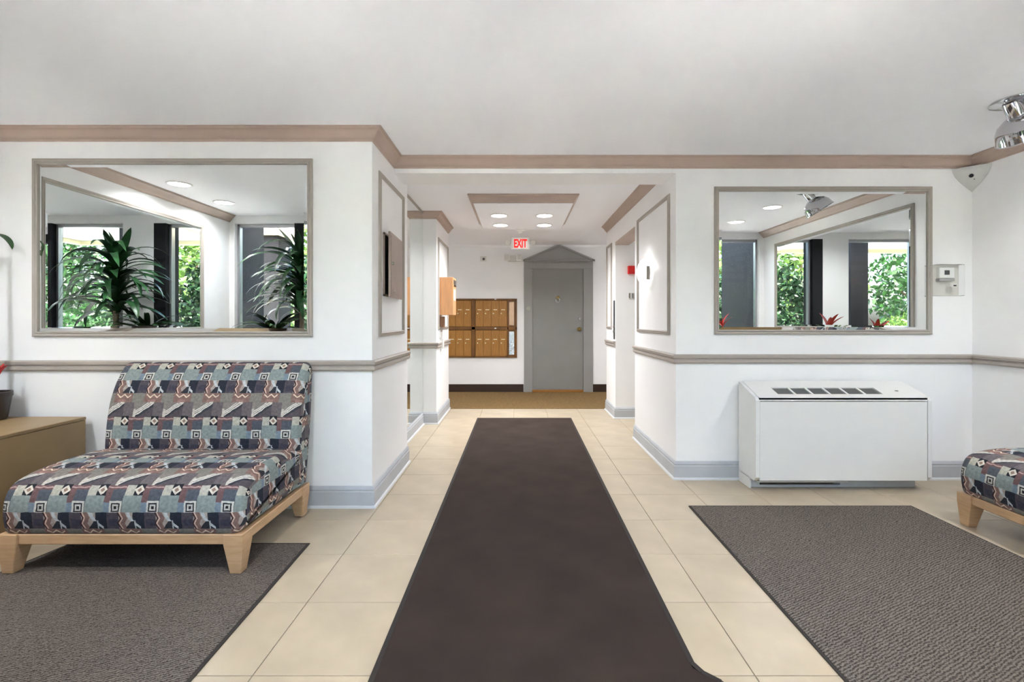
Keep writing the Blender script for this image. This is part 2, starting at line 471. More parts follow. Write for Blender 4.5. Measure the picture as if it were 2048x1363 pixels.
# ------------------------------------------------------------------ trims
crown_p = lambda Z: [(0, Z - 0.078), (0.010, Z - 0.078), (0.012, Z - 0.068), (0.020, Z - 0.064), (0.030, Z - 0.050), (0.046, Z - 0.030), (0.058, Z - 0.018), (0.066, Z - 0.014), (0.068, Z - 0.006), (0.076, Z - 0.005), (0.076, Z), (0, Z)]
rail_p = [(0, 0.873), (0.012, 0.873), (0.016, 0.880), (0.022, 0.884), (0.022, 0.900), (0.014, 0.905), (0.014, 0.911), (0.026, 0.916), (0.030, 0.934), (0.022, 0.943), (0, 0.943)]
base_p = [(0, 0), (0.018, 0), (0.018, 0.100), (0.013, 0.106), (0.013, 0.112), (0.016, 0.116), (0.010, 0.130), (0.004, 0.136), (0, 0.136)]
shoe_p = [(0.017, 0.0), (0.031, 0.0), (0.030, 0.008), (0.025, 0.014), (0.017, 0.016)]
left_path = [(XL, YF), (XL, YL), (CX0, YL), (CX0, 4.1)]
right_path = [(CX1, 4.94), (CX1, YR), (XR, YR), (XR, YF)]
k = 0
def trim(name, path, prof, m, label, smooth=True):
    o = obj(name, sweep(B(), path, prof), m, None, smooth); return struct(o, label)
trim('trim_crown_lobby', [(XL, YF), (XL, YL), (CX0, YL), (CX0, YR), (XR, YR), (XR, YF)], crown_p(H), m_crown, 'taupe crown moulding around the lobby')
trim('trim_crown_corridor_right', [(CX1, 6.48), (CX1, 3.97)], crown_p(HC), m_crown, 'taupe crown moulding above the elevator opening')
trim('trim_crown_corridor_left', [(-1.10, 5.6), (-0.94, 5.6), (-0.94, 6.55)], crown_p(HC), m_crown, 'taupe crown moulding on the corridor pier by the drop box')
trim('trim_crown_hall', [(-4.2, YB), (4.2, YB)], [(0, HC - 0.035), (0.012, HC - 0.035), (0.03, HC - 0.008), (0.03, HC), (0, HC)], m_wall, 'thin white cornice on the end wall')
trim('trim_rail_left', left_path, rail_p, m_rail, 'taupe chair rail behind the patterned chair')
trim('trim_rail_right', right_path, rail_p, m_rail, 'taupe chair rail above the heating unit')
trim('trim_rail_pier', [(-1.10, 5.6), (-0.94, 5.6), (-0.94, 6.6)], rail_p, m_rail, 'chair rail on the corridor pier by the drop box')
trim('trim_rail_far_right', [(CX1, 6.52), (CX1, 5.922)], rail_p, m_rail, 'short chair rail beyond the elevator opening')
for nm, pth, lb in (('baseboard_left', left_path, 'grey baseboard below the mirror wall with the patterned chair'),
                    ('baseboard_right', right_path, 'grey baseboard around the wall with the heating unit'),
                    ('baseboard_recess', [(-1.10, 4.1), (-1.10, 5.6), (-0.94, 5.6), (-0.94, 6.6)], 'grey baseboard below the tall corridor mirror'),
                    ('baseboard_far_right', [(CX1, 6.52), (CX1, 5.92), (2.2, 5.92)], 'grey baseboard beyond the elevator opening')):
    o = trim(nm, pth, base_p, m_base, lb)
    obj('shoe_moulding', sweep(B(), pth, shoe_p), m_shoe, o)
for x0, x1, lb in ((-4.2, 0.10, 'dark brown base under the mailboxes'), (1.245, 4.2, 'dark brown base beside the grey door casing')):
    trim('baseboard_hall', [(x0, YB), (x1, YB)], [(0, 0), (0.012, 0), (0.012, 0.13), (0, 0.136)], m_dkbase, lb)
# picture-frame mouldings on the corridor walls
pm_p = [(0, 0), (0.0, 0.010), (0.008, 0.016), (0.016, 0.012), (0.022, 0.018), (0.030, 0.010), (0.030, 0)]
def wall_frame(name, plane, a0, a1, z0, z1, m, prof=pm_p, parent=None, label=None):
    """rect loop on a wall; plane = ('x', value, sign) or ('y', value, sign); profile (inward, out)"""
    ax, val, sg = plane
    def to3(q, hgt):
        return (val + sg * hgt, q.x, q.y) if ax == 'x' else (q.x, val + sg * hgt, q.y)
    path = [(a0, z0), (a0, z1), (a1, z1), (a1, z0)]      # clockwise: right of travel is inward
    o = obj(name, sweep(B(), path, prof, True, to3), m, parent, True)
    if parent is None: struct(o, label)
    return o
wall_frame('trim_panel_left', ('x', CX0, 1), 3.25, 3.95, 1.09, 2.205, m_frame, label='taupe panel moulding around the metal key cabinet')
wall_frame('trim_panel_sconce', ('x', CX1, -1), 3.80, 4.815, 1.085, 2.195, m_frame, label='taupe panel moulding around the round wall sconce')
wall_frame('trim_panel_far_right', ('x', CX1, -1), 6.13, 6.47, 1.09, 2.18, m_frame, label='narrow panel moulding beyond the elevator opening')
wall_frame('trim_panel_pier', ('x', -0.94, 1), 5.70, 6.50, 1.09, 2.18, m_frame, label='panel moulding on the pier behind the drop box')
# ================================================================== mirrors
mir_p = [(0, 0), (0.0, 0.014), (0.006, 0.020), (0.014, 0.018), (0.020, 0.012), (0.026, 0.017), (0.033, 0.014), (0.033, 0)]
def mirror(name, plane, a0, a1, z0, z1, label, loc):
    ax, val, sg = plane
    r = thing(name, label, 'mirror', loc)
    wall_frame('frame', plane, a0, a1, z0, z1, m_frame, mir_p, r)
    i0, i1, j0, j1 = a0 + 0.031, a1 - 0.031, z0 + 0.031, z1 - 0.031
    w, dlo, dhi = 0.024, 0.0045, 0.0072
    bm = B()
    def P(a, z, d): return bm.verts.new((val + sg * d, a, z) if ax == 'x' else (a, val + sg * d, z))
    out = [P(i0, j0, dlo), P(i1, j0, dlo), P(i1, j1, dlo), P(i0, j1, dlo)]
    inn = [P(i0 + w, j0 + w, dhi), P(i1 - w, j0 + w, dhi), P(i1 - w, j1 - w, dhi), P(i0 + w, j1 - w, dhi)]
    bk = [P(i0, j0, 0.001), P(i1, j0, 0.001), P(i1, j1, 0.001), P(i0, j1, 0.001)]
    bm.faces.new(inn); bm.faces.new(bk)
    for q in range(4):
        bm.faces.new((out[q], out[(q + 1) % 4], inn[(q + 1) % 4], inn[q]))
        bm.faces.new((bk[q], bk[(q + 1) % 4], out[(q + 1) % 4], out[q]))
    obj('mirror_glass', bm, m_mirror, r)
    return r
mirror('wall_mirror', ('y', YL, -1), -3.11, -1.315, 1.094, 2.235, 'wide framed mirror on the wall above the patterned slipper chair', (-2.2, YL, 1.094))
mirror('wall_mirror', ('y', YR, -1), 1.487, 3.13, 1.093, 2.208, 'framed mirror on the wall above the white heating unit', (2.3, YR, 1.093))
mirror('wall_mirror', ('x', XL, 1), 1.03, 2.80, 1.094, 2.215, 'framed side wall mirror seen only inside the wide mirror above the slipper chair', (XL, 1.9, 1.094))
mirror('wall_mirror', ('x', XR, -1), 0.86, 3.12, 1.094, 2.215, 'framed side wall mirror seen only inside the mirror above the heating unit', (XR, 2.0, 1.094))
r = thing('tall_mirror', 'tall unframed mirror filling the recess of the corridor wall', 'mirror', (-1.1, 4.85, 0.14))
box('mirror_glass', (-1.099, 4.105, 0.142), (-1.092, 5.595, 2.425), m_mirror, r)
box('top_channel', (-1.099, 4.105, 2.425), (-1.084, 5.595, 2.445), m_frame, r)
box('edge_strip', (-1.099, 4.103, 0.142), (-1.084, 4.115, 2.425), m_nickel, r)

# ================================================================== street-side window wall (seen in the mirrors)
y0, y1 = 0.40, YF
wf = thing('wall_front', 'white window wall on the street side reflected in the mirrors', None, (0, YF, 0), kind='structure')
SILL, HEAD = 0.62, 2.335
for nm, a, c, z0, z1 in (('sill_wall', XL, -1.27, 0, SILL), ('sill_wall', 1.30, XR, 0, SILL), ('jamb', XL, -3.31, SILL, H), ('pier', -2.47, -2.11, SILL, H), ('pier', 2.24, 2.60, SILL, H), ('jamb', 3.38, XR, SILL, H),
                         ('head', -3.31, -2.47, HEAD, H), ('head', -2.11, 2.24, HEAD, H), ('head', 2.60, 3.38, HEAD, H)):
    box(nm, (a, y0, z0), (c, y1, z1), m_wall, wf)
def fwin(nm, a, c, label):
    r = thing(nm, label, None, ((a + c) / 2, 0.47, SILL), kind='structure')
    box('glass_pane', (a + 0.02, 0.455, SILL + 0.03), (c - 0.02, 0.461, HEAD - 0.03), m_window, r)
    bm = B()
    for lo, hi in (((a, 0.43, SILL), (a + 0.028, 0.49, HEAD)), ((c - 0.028, 0.43, SILL), (c, 0.49, HEAD)), ((a, 0.43, SILL), (c, 0.49, SILL + 0.035)), ((a, 0.43, HEAD - 0.035), (c, 0.49, HEAD))):
        bx(bm, lo, hi, 0.003, 1)
    obj('window_frame', bm, m_alu, r)
    box('window_sill', (a, 0.49, SILL), (c, 0.575, SILL + 0.02), m_white, r, 0.004)
fwin('window_1', -3.31, -2.61, 'narrow window beside the corner, in the mirror above the slipper chair')
fwin('window_2', -2.11, -1.27, 'window behind the reflected strap-leaved plant')
fwin('window_3', 1.30, 2.24, 'window showing the dark column in the mirror above the heating unit')
fwin('window_4', 2.74, 3.38, 'window showing dense shrub in the mirror above the heating unit')
for a, c in ((-2.61, -2.47), (2.60, 2.74)):
    struct(box('trim_mullion', (a, 0.33, 0), (c, 0.548, HEAD), m_bronze), 'dark bronze fin beside the white window pier')
for a, c, yo in ((XL - 0.12, XL - 0.0, -0.22), (XR, XR + 0.12, -1.0)):
    struct(box('wall_fin', (a, yo, 0), (c, 0.399, 2.75), m_bronze), 'dark exterior fin wall outside the corner window')
dr = thing('door_2', 'dark framed street entrance opening behind the viewer', None, (0, 0.47, 0), kind='structure')
box('post', (-1.27, 0.40, 0), (-1.17, 0.55, HEAD), m_bronze, dr); box('post', (1.18, 0.40, 0), (1.30, 0.55, HEAD), m_bronze, dr)
box('transom', (-1.17, 0.42, 2.22), (1.18, 0.53, HEAD), m_bronze, dr)

# ================================================================== chairs
def puffed(name, prof, W, rr, m, parent, v_at, steps=5, nx=14, sag=None):
    """upholstered block: closed profile [(y,z)] counted from the rear top forward and down, extruded along x with rounded ends"""
    n = len(prof); P = [Vector(p) for p in prof]
    arc = [0.0]
    for i in range(1, n + 1): arc.append(arc[-1] + (P[i % n] - P[i - 1]).length)
    area = sum(P[i].x * P[(i + 1) % n].y - P[(i + 1) % n].x * P[i].y for i in range(n))
    sgn = 1 if area > 0 else -1
    nrm = []
    for i in range(n):
        d1 = (P[i] - P[i - 1]).normalized(); d2 = (P[(i + 1) % n] - P[i]).normalized()
        n1 = Vector((-d1.y, d1.x)) * sgn; n2 = Vector((-d2.y, d2.x)) * sgn
        b_ = (n1 + n2)
        nrm.append(b_.normalized() if b_.length > 1e-6 else n1)
    secs = []
    for k in range(steps + 1):
        t = k / steps * PI / 2
        secs.append((-W / 2 + rr * (1 - math.sin(t)), rr * (1 - math.cos(t))))
    secs_in = secs[:]
    body = [(-W / 2 + rr + (W - 2 * rr) * q / nx, 0.0) for q in range(1, nx)]
    allsec = [(x, ins) for x, ins in reversed([(s[0], rr - 0) for s in []])]
    left = sorted([(-W / 2 + rr * (1 - math.sin(k / steps * PI / 2)), rr * (1 - math.cos(k / steps * PI / 2))) for k in range(steps + 1)])
    left = [(x, ins) for x, ins in left]
    right = [(-x, ins) for x, ins in reversed(left)]
    allsec = left + body + right
    bm = B(); uvl = bm.loops.layers.uv.new('UVMap')
    rings = []
    for x, ins in allsec:
        ring = []
        for i in range(n):
            q = P[i] + nrm[i] * ins
            z = q.y
            if sag: z += sag(x / (W / 2), q.x, q.y)
            ring.append(bm.verts.new((x, q.x, z)))
        rings.append(ring)
    uacc = [0.0]
    for a in range(1, len(allsec)):
        uacc.append(uacc[-1] + math.hypot(allsec[a][0] - allsec[a - 1][0], allsec[a][1] - allsec[a - 1][1]))
    for a in range(len(rings) - 1):
        for i in range(n):
            j = (i + 1) % n
            f = bm.faces.new((rings[a][i], rings[a][j], rings[a + 1][j], rings[a + 1][i]))
            for lp, (ua, vi) in zip(f.loops, ((uacc[a], arc[i]), (uacc[a], arc[i + 1]), (uacc[a + 1], arc[i + 1]), (uacc[a + 1], arc[i]))):
                lp[uvl].uv = (ua, vi + v_at)
    for ring in (rings[0], rings[-1]):
        f = bm.faces.new(ring)
        for lp in f.loops: lp[uvl].uv = (lp.vert.co.y, -lp.vert.co.z)
    o = obj(name, bm, m, parent, False)
    for p in o.data.polygons: p.use_smooth = True
    try: o.data.set_sharp_from_angle(angle=math.radians(60))
    except Exception: pass
    return o
def arcpts(pts, n=4):
    """Catmull-Rom resample of an open chain"""
    P = [Vector(p) for p in pts]; out = []
    for i in range(len(P) - 1):
        p0, p1, p2, p3 = P[max(i - 1, 0)], P[i], P[i + 1], P[min(i + 2, len(P) - 1)]
        for k in range(n):
            t = k / n
            out.append(0.5 * ((2 * p1) + (p2 - p0) * t + (2 * p0 - 5 * p1 + 4 * p2 - p3) * t * t + (3 * p1 - p0 - 3 * p2 + p3) * t ** 3))
    out.append(P[-1]); return [(p.x, p.y) for p in out]
CW = 1.15
def make_chair(label):
    r = thing('slipper_chair', label, 'chair')
    # frame rails
    fr = B()
    d0, d1 = 0.01, 0.72
    bx(fr, (-CW / 2 + 0.02, d0, 0.138), (CW / 2 - 0.02, d0 + 0.03, 0.186), 0.003, 1)
    bx(fr, (-CW / 2 + 0.02, d1 - 0.03, 0.138), (CW / 2 - 0.02, d1, 0.186), 0.003, 1)
    bx(fr, (-CW / 2 + 0.005, d0, 0.138), (-CW / 2 + 0.035, d1, 0.186), 0.003, 1)
    bx(fr, (CW / 2 - 0.035, d0, 0.138), (CW / 2 - 0.005, d1, 0.186), 0.003, 1)
    obj('frame', fr, m_maple, r)
    for sx in (-1, 1):
        for yy, iy in ((0.0, 1), (0.735, -1)):
            xo = sx * CW / 2
            bm = B()
            top = [(xo, yy), (xo - sx * 0.09, yy), (xo - sx * 0.09, yy + iy * 0.09), (xo, yy + iy * 0.09)]
            xb, yb = xo - sx * 0.012, yy + iy * 0.010
            bot = [(xb, yb), (xb - sx * 0.052, yb), (xb - sx * 0.052, yb + iy * 0.052), (xb, yb + iy * 0.052)]
            a = [bm.verts.new((p[0], p[1], 0.188)) for p in top]; a2 = [bm.verts.new((p[0], p[1], 0.138)) for p in top]
            c = [bm.verts.new((p[0], p[1], 0.0)) for p in bot]
            for q in range(4):
                bm.faces.new((a[q], a[(q + 1) % 4], a2[(q + 1) % 4], a2[q])); bm.faces.new((a2[q], a2[(q + 1) % 4], c[(q + 1) % 4], c[q]))
            bm.faces.new(a); bm.faces.new(c[::-1])
            bmesh.ops.bevel(bm, geom=list(bm.edges), offset=0.0025, segments=1, affect='EDGES')
            obj('leg', bm, m_maple, r)
    seat = arcpts([(0.70, 0.43), (0.55, 0.445), (0.40, 0.455), (0.22, 0.452), (0.10, 0.436), (0.035, 0.405), (0.004, 0.350), (-0.004, 0.28), (0.004, 0.215), (0.014, 0.190)], 4) + [(0.3, 0.189), (0.5, 0.189), (0.70, 0.19)]
    puffed('seat_cushion', seat, CW - 0.006, 0.05, m_fab, r, SEAT_V)
    back = arcpts([(0.802, 0.862), (0.795, 0.905), (0.765, 0.932), (0.730, 0.922), (0.690, 0.880), (0.645, 0.805), (0.605, 0.700), (0.582, 0.580), (0.570, 0.45), (0.575, 0.40)], 4) + [(0.60, 0.30), (0.62, 0.189), (0.70, 0.189), (0.730, 0.30), (0.758, 0.45), (0.778, 0.60), (0.794, 0.75)]
    puffed('backrest', back, CW + 0.006, 0.045, m_fab, r, BACK_V)
    return r
SEAT_V, BACK_V = 0.240, 0.105
ch = make_chair('patterned armless slipper chair on maple legs below the wide mirror')
ch.location = (-1.865, 2.265, 0.007); ch['group'] = 'patterned slipper chairs'
ch2 = copy_tree(ch); ch2['label'] = 'patterned slipper chair cropped by the frame edge, beside the white side wall'
ch2.location = (2.605, 2.295, 0.0); ch2.rotation_euler = (0, 0, -PI / 2)

# ================================================================== rugs and runner
def rug(name, pts, label, zt=0.007):
    r = thing(name, label, 'rug', (pts[0][0], pts[0][1], 0))
    c = Vector((sum(p[0] for p in pts) / 4, sum(p[1] for p in pts) / 4))
    inner = [Vector(p) + (c - Vector(p)).normalized() * 0.02 for p in pts]
    obj('pile', prism(B(), [(p.x, p.y) for p in inner], (0.0005, zt), lambda a, b_, e: (a, b_, e)), m_rug, r)
    bm = B(); n = 4
    for q in range(4):
        a, c2 = pts[q], pts[(q + 1) % 4]; ia, ic = inner[q], inner[(q + 1) % 4]
        prism(bm, [a, c2, (ic.x, ic.y), (ia.x, ia.y)], (0.0005, zt - 0.002), lambda x, y, e: (x, y, e))
    obj('binding', bm, m_rugb, r)
    return r
rug('area_rug', [(-2.40, 2.596), (-1.114, 2.596), (-1.07, 1.13), (-2.68, 1.13)], 'heathered brown rug under the slipper chair below the wide mirror')
rug('area_rug', [(1.103, 3.12), (2.54, 3.12), (2.56, 1.13), (1.08, 1.13)], 'heathered brown rug in front of the white heating unit')
r = thing('floor_runner', 'long dark brown carpet runner leading down the corridor', 'runner', (0.08, 3.5, 0))
def run_x(y):
    t = (y - 1.2) / (5.92 - 1.2)
    return -0.494 + 0.004 * t, 0.612 + 0.043 * t
def run_strip(bm, ins0, ins1, z, rng, side=None):
    pass
bm = B(); ny, nx = 60, 10; grid = []
def run_z(x, y):
    # the near hem buckles a little at its right corner
    g = max(0.0, 1 - ((y - 1.50) / 0.16) ** 2) * max(0.0, min(1.0, (x - 0.1) / 0.45))
    return 0.006 + 0.020 * g
def flare(y): return 0.055 * max(0.0, min(1.0, (1.645 - y) / 0.035))
for j in range(ny + 1):
    t = j / ny; y = 1.1 + (5.905 - 1.1) * t if j > 24 else 1.1 + 0.04 * j * ((5.905 - 1.1) * 24 / 60 / (0.04 * 24))
    a, c = run_x(y); a += 0.014; c += flare(y) - 0.014
    grid.append([bm.verts.new((a + (c - a) * i / nx, y, run_z(a + (c - a) * i / nx, y))) for i in range(nx + 1)])
for j in range(ny):
    for i in range(nx): bm.faces.new((grid[j][i], grid[j][i + 1], grid[j + 1][i + 1], grid[j + 1][i]))
obj('pile', bm, m_run, r, True)
bm = B()
def hem(pts):
    for p, q in zip(pts[:-1], pts[1:]):
        p, q = Vector(p), Vector(q); d = (q - p); d.z = 0; d.normalize(); nn = Vector((d.y, -d.x, 0)) * 0.0095
        v = [bm.verts.new(w) for w in (p - nn, q - nn, q + nn, p + nn)]; v2 = [bm.verts.new(Vector((w.co.x, w.co.y, 0.0005))) for w in v]
        bm.faces.new(v)
        for k2 in range(4): bm.faces.new((v[k2], v[(k2 + 1) % 4], v2[(k2 + 1) % 4], v2[k2]))
ys = [1.1 + (5.91 - 1.1) * j / 90 for j in range(91)]
hem([(run_x(y)[0] + 0.008, y, run_z(run_x(y)[0], y) + 0.0006) for y in ys])
hem([(run_x(y)[1] + flare(y) - 0.008, y, run_z(run_x(y)[1], y) + 0.0006) for y in ys])
hem([(run_x(5.91)[0], 5.91, 0.0066), (run_x(5.91)[1], 5.91, 0.0066)])
obj('binding', bm, m_runb, r)

# ================================================================== heating unit
r = thing('heating_unit', 'white floor-standing heating and cooling unit below the framed mirror', 'heater', (2.27, YR - 0.02, 0))
ux0, ux1, ub, uf = 1.66, 2.885, 3.628, 3.37
zb_, zf = 0.742, 0.655
def side(x0, x1):
    return prism(B(), [(ub, 0.075), (ub, zb_), (uf + 0.015, zf + 0.006), (uf - 0.004, zf - 0.015), (uf - 0.004, 0.105), (uf + 0.03, 0.075)], (x0, x1), lambda a, b_, e: (e, a, b_))
obj('end_panel', side(ux0, ux0 + 0.026), m_white, r); obj('end_panel', side(ux1 - 0.026, ux1), m_white, r)
fp = box('front_panel', (ux0 + 0.029, uf - 0.001, 0.082), (ux1 - 0.029, uf + 0.018, zf - 0.024), m_white, r, 0.003)
def ztop(y): return zf + 0.004 + (zb_ - zf) * (y - uf) / (ub - uf)
# top: strips that leave six grille openings
gx = [1.845 + 0.124 * q for q in range(7)]
gy0, gy1 = uf + 0.055, uf + 0.155
bm = B()
def topq(x0, x1, ya, yb, th=0.012):
    prism(bm, [(ya, ztop(ya) - th), (yb, ztop(yb) - th), (yb, ztop(yb)), (ya, ztop(ya))], (x0, x1), lambda a, b_, e: (e, a, b_))
topq(ux0 + 0.028, ux1 - 0.028, uf, gy0); topq(ux0 + 0.028, ux1 - 0.028, gy1, ub)
topq(ux0 + 0.028, gx[0], gy0, gy1); topq(gx[6], ux1 - 0.028, gy0, gy1)
for q in range(1, 6): topq(gx[q] - 0.007, gx[q] + 0.007, gy0, gy1)
bx(bm, (ux0 + 0.028, uf, zf - 0.018), (ux1 - 0.028, uf + 0.012, zf + 0.004))
obj('top_panel', bm, m_white, r)
for q in range(6):
    a, c = gx[q] + 0.007, gx[q + 1] - 0.007
    g = B()
    prism(g, [(gy0, ztop(gy0) - 0.03), (gy1, ztop(gy1) - 0.03), (gy1, ztop(gy1) - 0.026), (gy0, ztop(gy0) - 0.026)], (a, c), lambda p, b_, e: (e, p, b_))
    g_ = obj('grille', g, m_grille, r)
    for w in range(7):
        s = B(); ya = gy0 + 0.004 + w * 0.0145
        prism(s, [(ya, ztop(ya) - 0.016), (ya + 0.004, ztop(ya) - 0.016), (ya + 0.004, ztop(ya) - 0.004), (ya, ztop(ya) - 0.004)], (a, c), lambda p, b_, e: (e, p, b_))
        obj('slat', s, m_grille, g_)
lk = obj('lock', lathe(B(), [(0, 0.002), (0.011, 0.002), (0.011, 0.0), (0.0, 0.0)], 16, Matrix.Translation((2.72, uf + 0.10, ztop(uf + 0.10) + 0.001))), m_dgrey, r)
bm = B()                                      # toe kick with its open slot
tk = 3.485
bx(bm, (ux0 + 0.01, tk, 0.0), (ux0 + 0.085, ub, 0.075)); bx(bm, (2.325, tk, 0.0), (ux1 - 0.02, ub, 0.075)); bx(bm, (ux0 + 0.085, tk, 0.0), (2.325, tk + 0.02, 0.014)); bx(bm, (ux0 + 0.085, tk + 0.03, 0.062), (2.325, ub, 0.075))
obj('toe_kick', bm, m_shoe, r)
box('side_skirt', (ux0, uf + 0.09, 0.0), (ux0 + 0.012, ub, 0.08), m_white, r)
box('slot_lining', (ux0 + 0.085, tk + 0.10, 0.001), (2.325, tk + 0.105, 0.062), m_black, r)
box('circuit_strip', (ux0 + 0.05, uf + 0.03, 0.072), (2.36, uf + 0.05, 0.086), m_green, r)
box('filter_edge', (ux0 + 0.04, uf + 0.055, 0.052), (2.34, uf + 0.075, 0.062), m_whitep, r)
for a, c in ((1.70, 1.82), (2.02, 2.06), (2.2, 2.27)): box('label_plate', (a, uf + 0.028, 0.074), (c, uf + 0.0305, 0.085), m_offw, r)

# ================================================================== planter boxes, left and behind
def planter(lo, hi, label):
    r = thing('planter_box', label, 'planter', ((lo[0] + hi[0]) / 2, (lo[1] + hi[1]) / 2, 0))
    box('plinth', (lo[0] + 0.02, lo[1] + 0.02, 0), (hi[0] - 0.03, hi[1] - 0.02, 0.05), m_dkbase, r)
    box('side_panels', (lo[0], lo[1], 0.05), (hi[0], hi[1], hi[2] - 0.022), m_tan, r, 0.002, 1)
    box('top_board', (lo[0], lo[1] - 0.004, hi[2] - 0.020), (hi[0] + 0.004, hi[1], hi[2]), m_tan, r, 0.003, 1)
    return r
planter((XL + 0.005, 2.0, 0), (-2.745, YL - 0.035, 0.588), 'tan laminate plant stand left of the slipper chair')
planter((XL + 0.005, 0.60, 0), (-1.5, 1.10, 0.588), 'tan plant stand under the street windows on the slipper chair side')
planter((1.55, 0.60, 0), (XR - 0.005, 1.10, 0.588), 'tan plant stand under the street windows on the heating unit side')

# ================================================================== indoor plants
def leaf_mesh(name, L, W, droop, m, n=9, fold=0.25, lift=0.9):
    """strap leaf from the origin along +x, rising then arching down"""
    bm = B(); prev = None; x = z = 0.0; a = lift
    for i in range(n + 1):
        t = i / n
        w = W * (math.sin(PI * min(1.0, 0.18 + t * 0.82)) ** 0.7) * 0.5 + 0.0015 if t < 1 else 0.001
        mid = bm.verts.new((x, 0, z - fold * w)); l_ = bm.verts.new((x, w, z)); r_ = bm.verts.new((x, -w, z))
        if prev:
            bm.faces.new((prev[0], mid, l_, prev[1])); bm.faces.new((prev[2], r_, mid, prev[0]))
        prev = (mid, l_, r_)
        x += L / n * math.cos(a); z += L / n * math.sin(a); a -= droop / n
    me = bpy.data.meshes.new(name); bm.to_mesh(me); bm.free()
    for p in me.polygons: p.use_smooth = True
    me.materials.append(m); return me
def add_leaf(parent, me, pos, yaw, pitch, s=1.0):
    if pos[1] < 1.3 and math.sin(yaw) < 0: s = min(s, (pos[1] - 0.60) / (0.50 * -math.sin(yaw) + 1e-6))
    o = link_obj('leaf', me, None, parent)
    o.location = Vector(pos) - ORG.get(parent.name, Vector()); o.rotation_euler = (random.uniform(-0.3, 0.3), pitch, yaw); o.scale = (s, s, s)
    return o
def pot(parent, loc, r, h, m, mname='pot'):
    x, y, z = loc
    p = obj('pot', lathe(B(), [(0, 0), (r * 0.72, 0), (r * 0.78, 0.01), (r * 0.95, h * 0.8), (r, h * 0.86), (r, h), (r * 0.9, h), (r * 0.88, h * 0.9), (0, h * 0.9)], 28, Matrix.Translation(loc)), m, parent, True)
    obj('soil', lathe(B(), [(0, h * 0.91), (r * 0.87, h * 0.905)], 20, Matrix.Translation(loc)), m_soil, p)
    return p
lf_strap = [leaf_mesh('leaf', 0.62, 0.062, 2.1, m_leafs, lift=0.75), leaf_mesh('leaf', 0.55, 0.055, 2.6, m_leafs, lift=0.95), leaf_mesh('leaf', 0.48, 0.07, 1.5, m_leafs, lift=0.6)]
lf_up = leaf_mesh('leaf', 0.42, 0.075, 0.5, m_leafd, lift=1.25)
lf_fern = [leaf_mesh('leaf', 0.36, 0.035, 1.7, m_leafd, lift=1.0), leaf_mesh('leaf', 0.30, 0.03, 1.3, m_leafm, lift=0.8)]
lf_brom = [leaf_mesh('leaf', 0.26, 0.032, 1.4, m_leafl, lift=1.1), leaf_mesh('leaf', 0.24, 0.032, 1.9, m_leafm, lift=0.9)]
lf_red = leaf_mesh('leaf', 0.14, 0.03, 0.9, m_flower, lift=1.25)
def dracaena(loc, top, label, nl=46, ms=m_potw, spread=1.0, z_lo=None, yaw0=None):
    r = thing('strap_leaf_plant', label, 'plant', loc)
    pot(r, loc, 0.15, 0.26, ms)
    zt = top - 0.38
    obj('cane', tube(B(), [(loc[0], loc[1], loc[2] + 0.2), (loc[0] + 0.015, loc[1], (loc[2] + zt) / 2), (loc[0], loc[1], zt + 0.08)], [0.032, 0.028, 0.024], 10), m_cane, r, True)
    lo = z_lo if z_lo else zt - 0.55
    for q in range(nl):
        t = q / nl; z = lo + (zt + 0.05 - lo) * t
        yaw = q * 2.399 + random.uniform(-0.2, 0.2)
        add_leaf(r, random.choice(lf_strap), (loc[0] + 0.02 * math.cos(yaw), loc[1] + 0.02 * math.sin(yaw), z), yaw, random.uniform(-0.15, 0.35) - 0.35 * t, spread * random.uniform(0.8, 1.1))
    for q in range(7):
        yaw = q * 2.399; add_leaf(r, lf_up, (loc[0], loc[1], zt), yaw, random.uniform(-0.2, 0.0), random.uniform(0.85, 1.05))
    return r
def fern(loc, label, nl=34, s=1.0, m=m_pot, pr=0.12, ph=0.2):
    r = thing('leafy_pot_plant', label, 'plant', loc); pot(r, loc, pr, ph, m)
    for q in range(nl):
        yaw = q * 2.399; add_leaf(r, lf_fern[q % 2], (loc[0], loc[1], loc[2] + ph - 0.02), yaw, -0.55 * random.random() + 0.1, s * random.uniform(0.7, 1.15))
    return r
def bromeliad(loc, label, s=1.0):
    r = thing('bromeliad', label, 'plant', loc); pot(r, loc, 0.10, 0.18, m_pot)
    for q in range(18):
        add_leaf(r, lf_brom[q % 2], (loc[0], loc[1], loc[2] + 0.17), q * 2.399, random.uniform(-0.3, 0.2), s * random.uniform(0.85, 1.15))
    for q in range(7):
        add_leaf(r, lf_red, (loc[0], loc[1], loc[2] + 0.17 + 0.16 * s), q * 2.399, random.uniform(-0.3, 0.1), s)
    return r
ZP = 0.59
dracaena((-2.36, 0.93, ZP), 2.21, 'tall strap-leaved plant in pale pot, reflected in the wide mirror', 92, spread=1.1)
fern((-2.66, 0.90, ZP), 'bushy leafy plant reflected low in the right corner of the wide mirror', 46, 1.35, ph=0.46)
fern((-2.0, 0.85, ZP), 'small leafy plant beside the reflected strap-leaved plant', 22, 1.0)
bromeliad((2.72, 0.85, ZP), 'bromeliad with red bracts low in the corner of the mirror above the heating unit', 1.9)
bromeliad((2.10, 0.88, ZP), 'bromeliad reflected before the white window pier above the heating unit', 1.7)
r = thing('drooping_pot_plant', 'plant in dark pot at the picture edge on the tan stand', 'plant', (-3.235, 2.96, ZP))
pot(r, (-3.235, 2.96, ZP), 0.105, 0.17, m_pot)
obj('cane', tube(B(), [(-3.235, 2.96, ZP + 0.12), (-3.24, 2.965, 1.2), (-3.245, 2.97, 1.70)], [0.018, 0.015, 0.012], 8), m_cane, r, True)
lf_side = leaf_mesh('leaf', 0.30, 0.11, 1.9, m_leafm, lift=0.35)
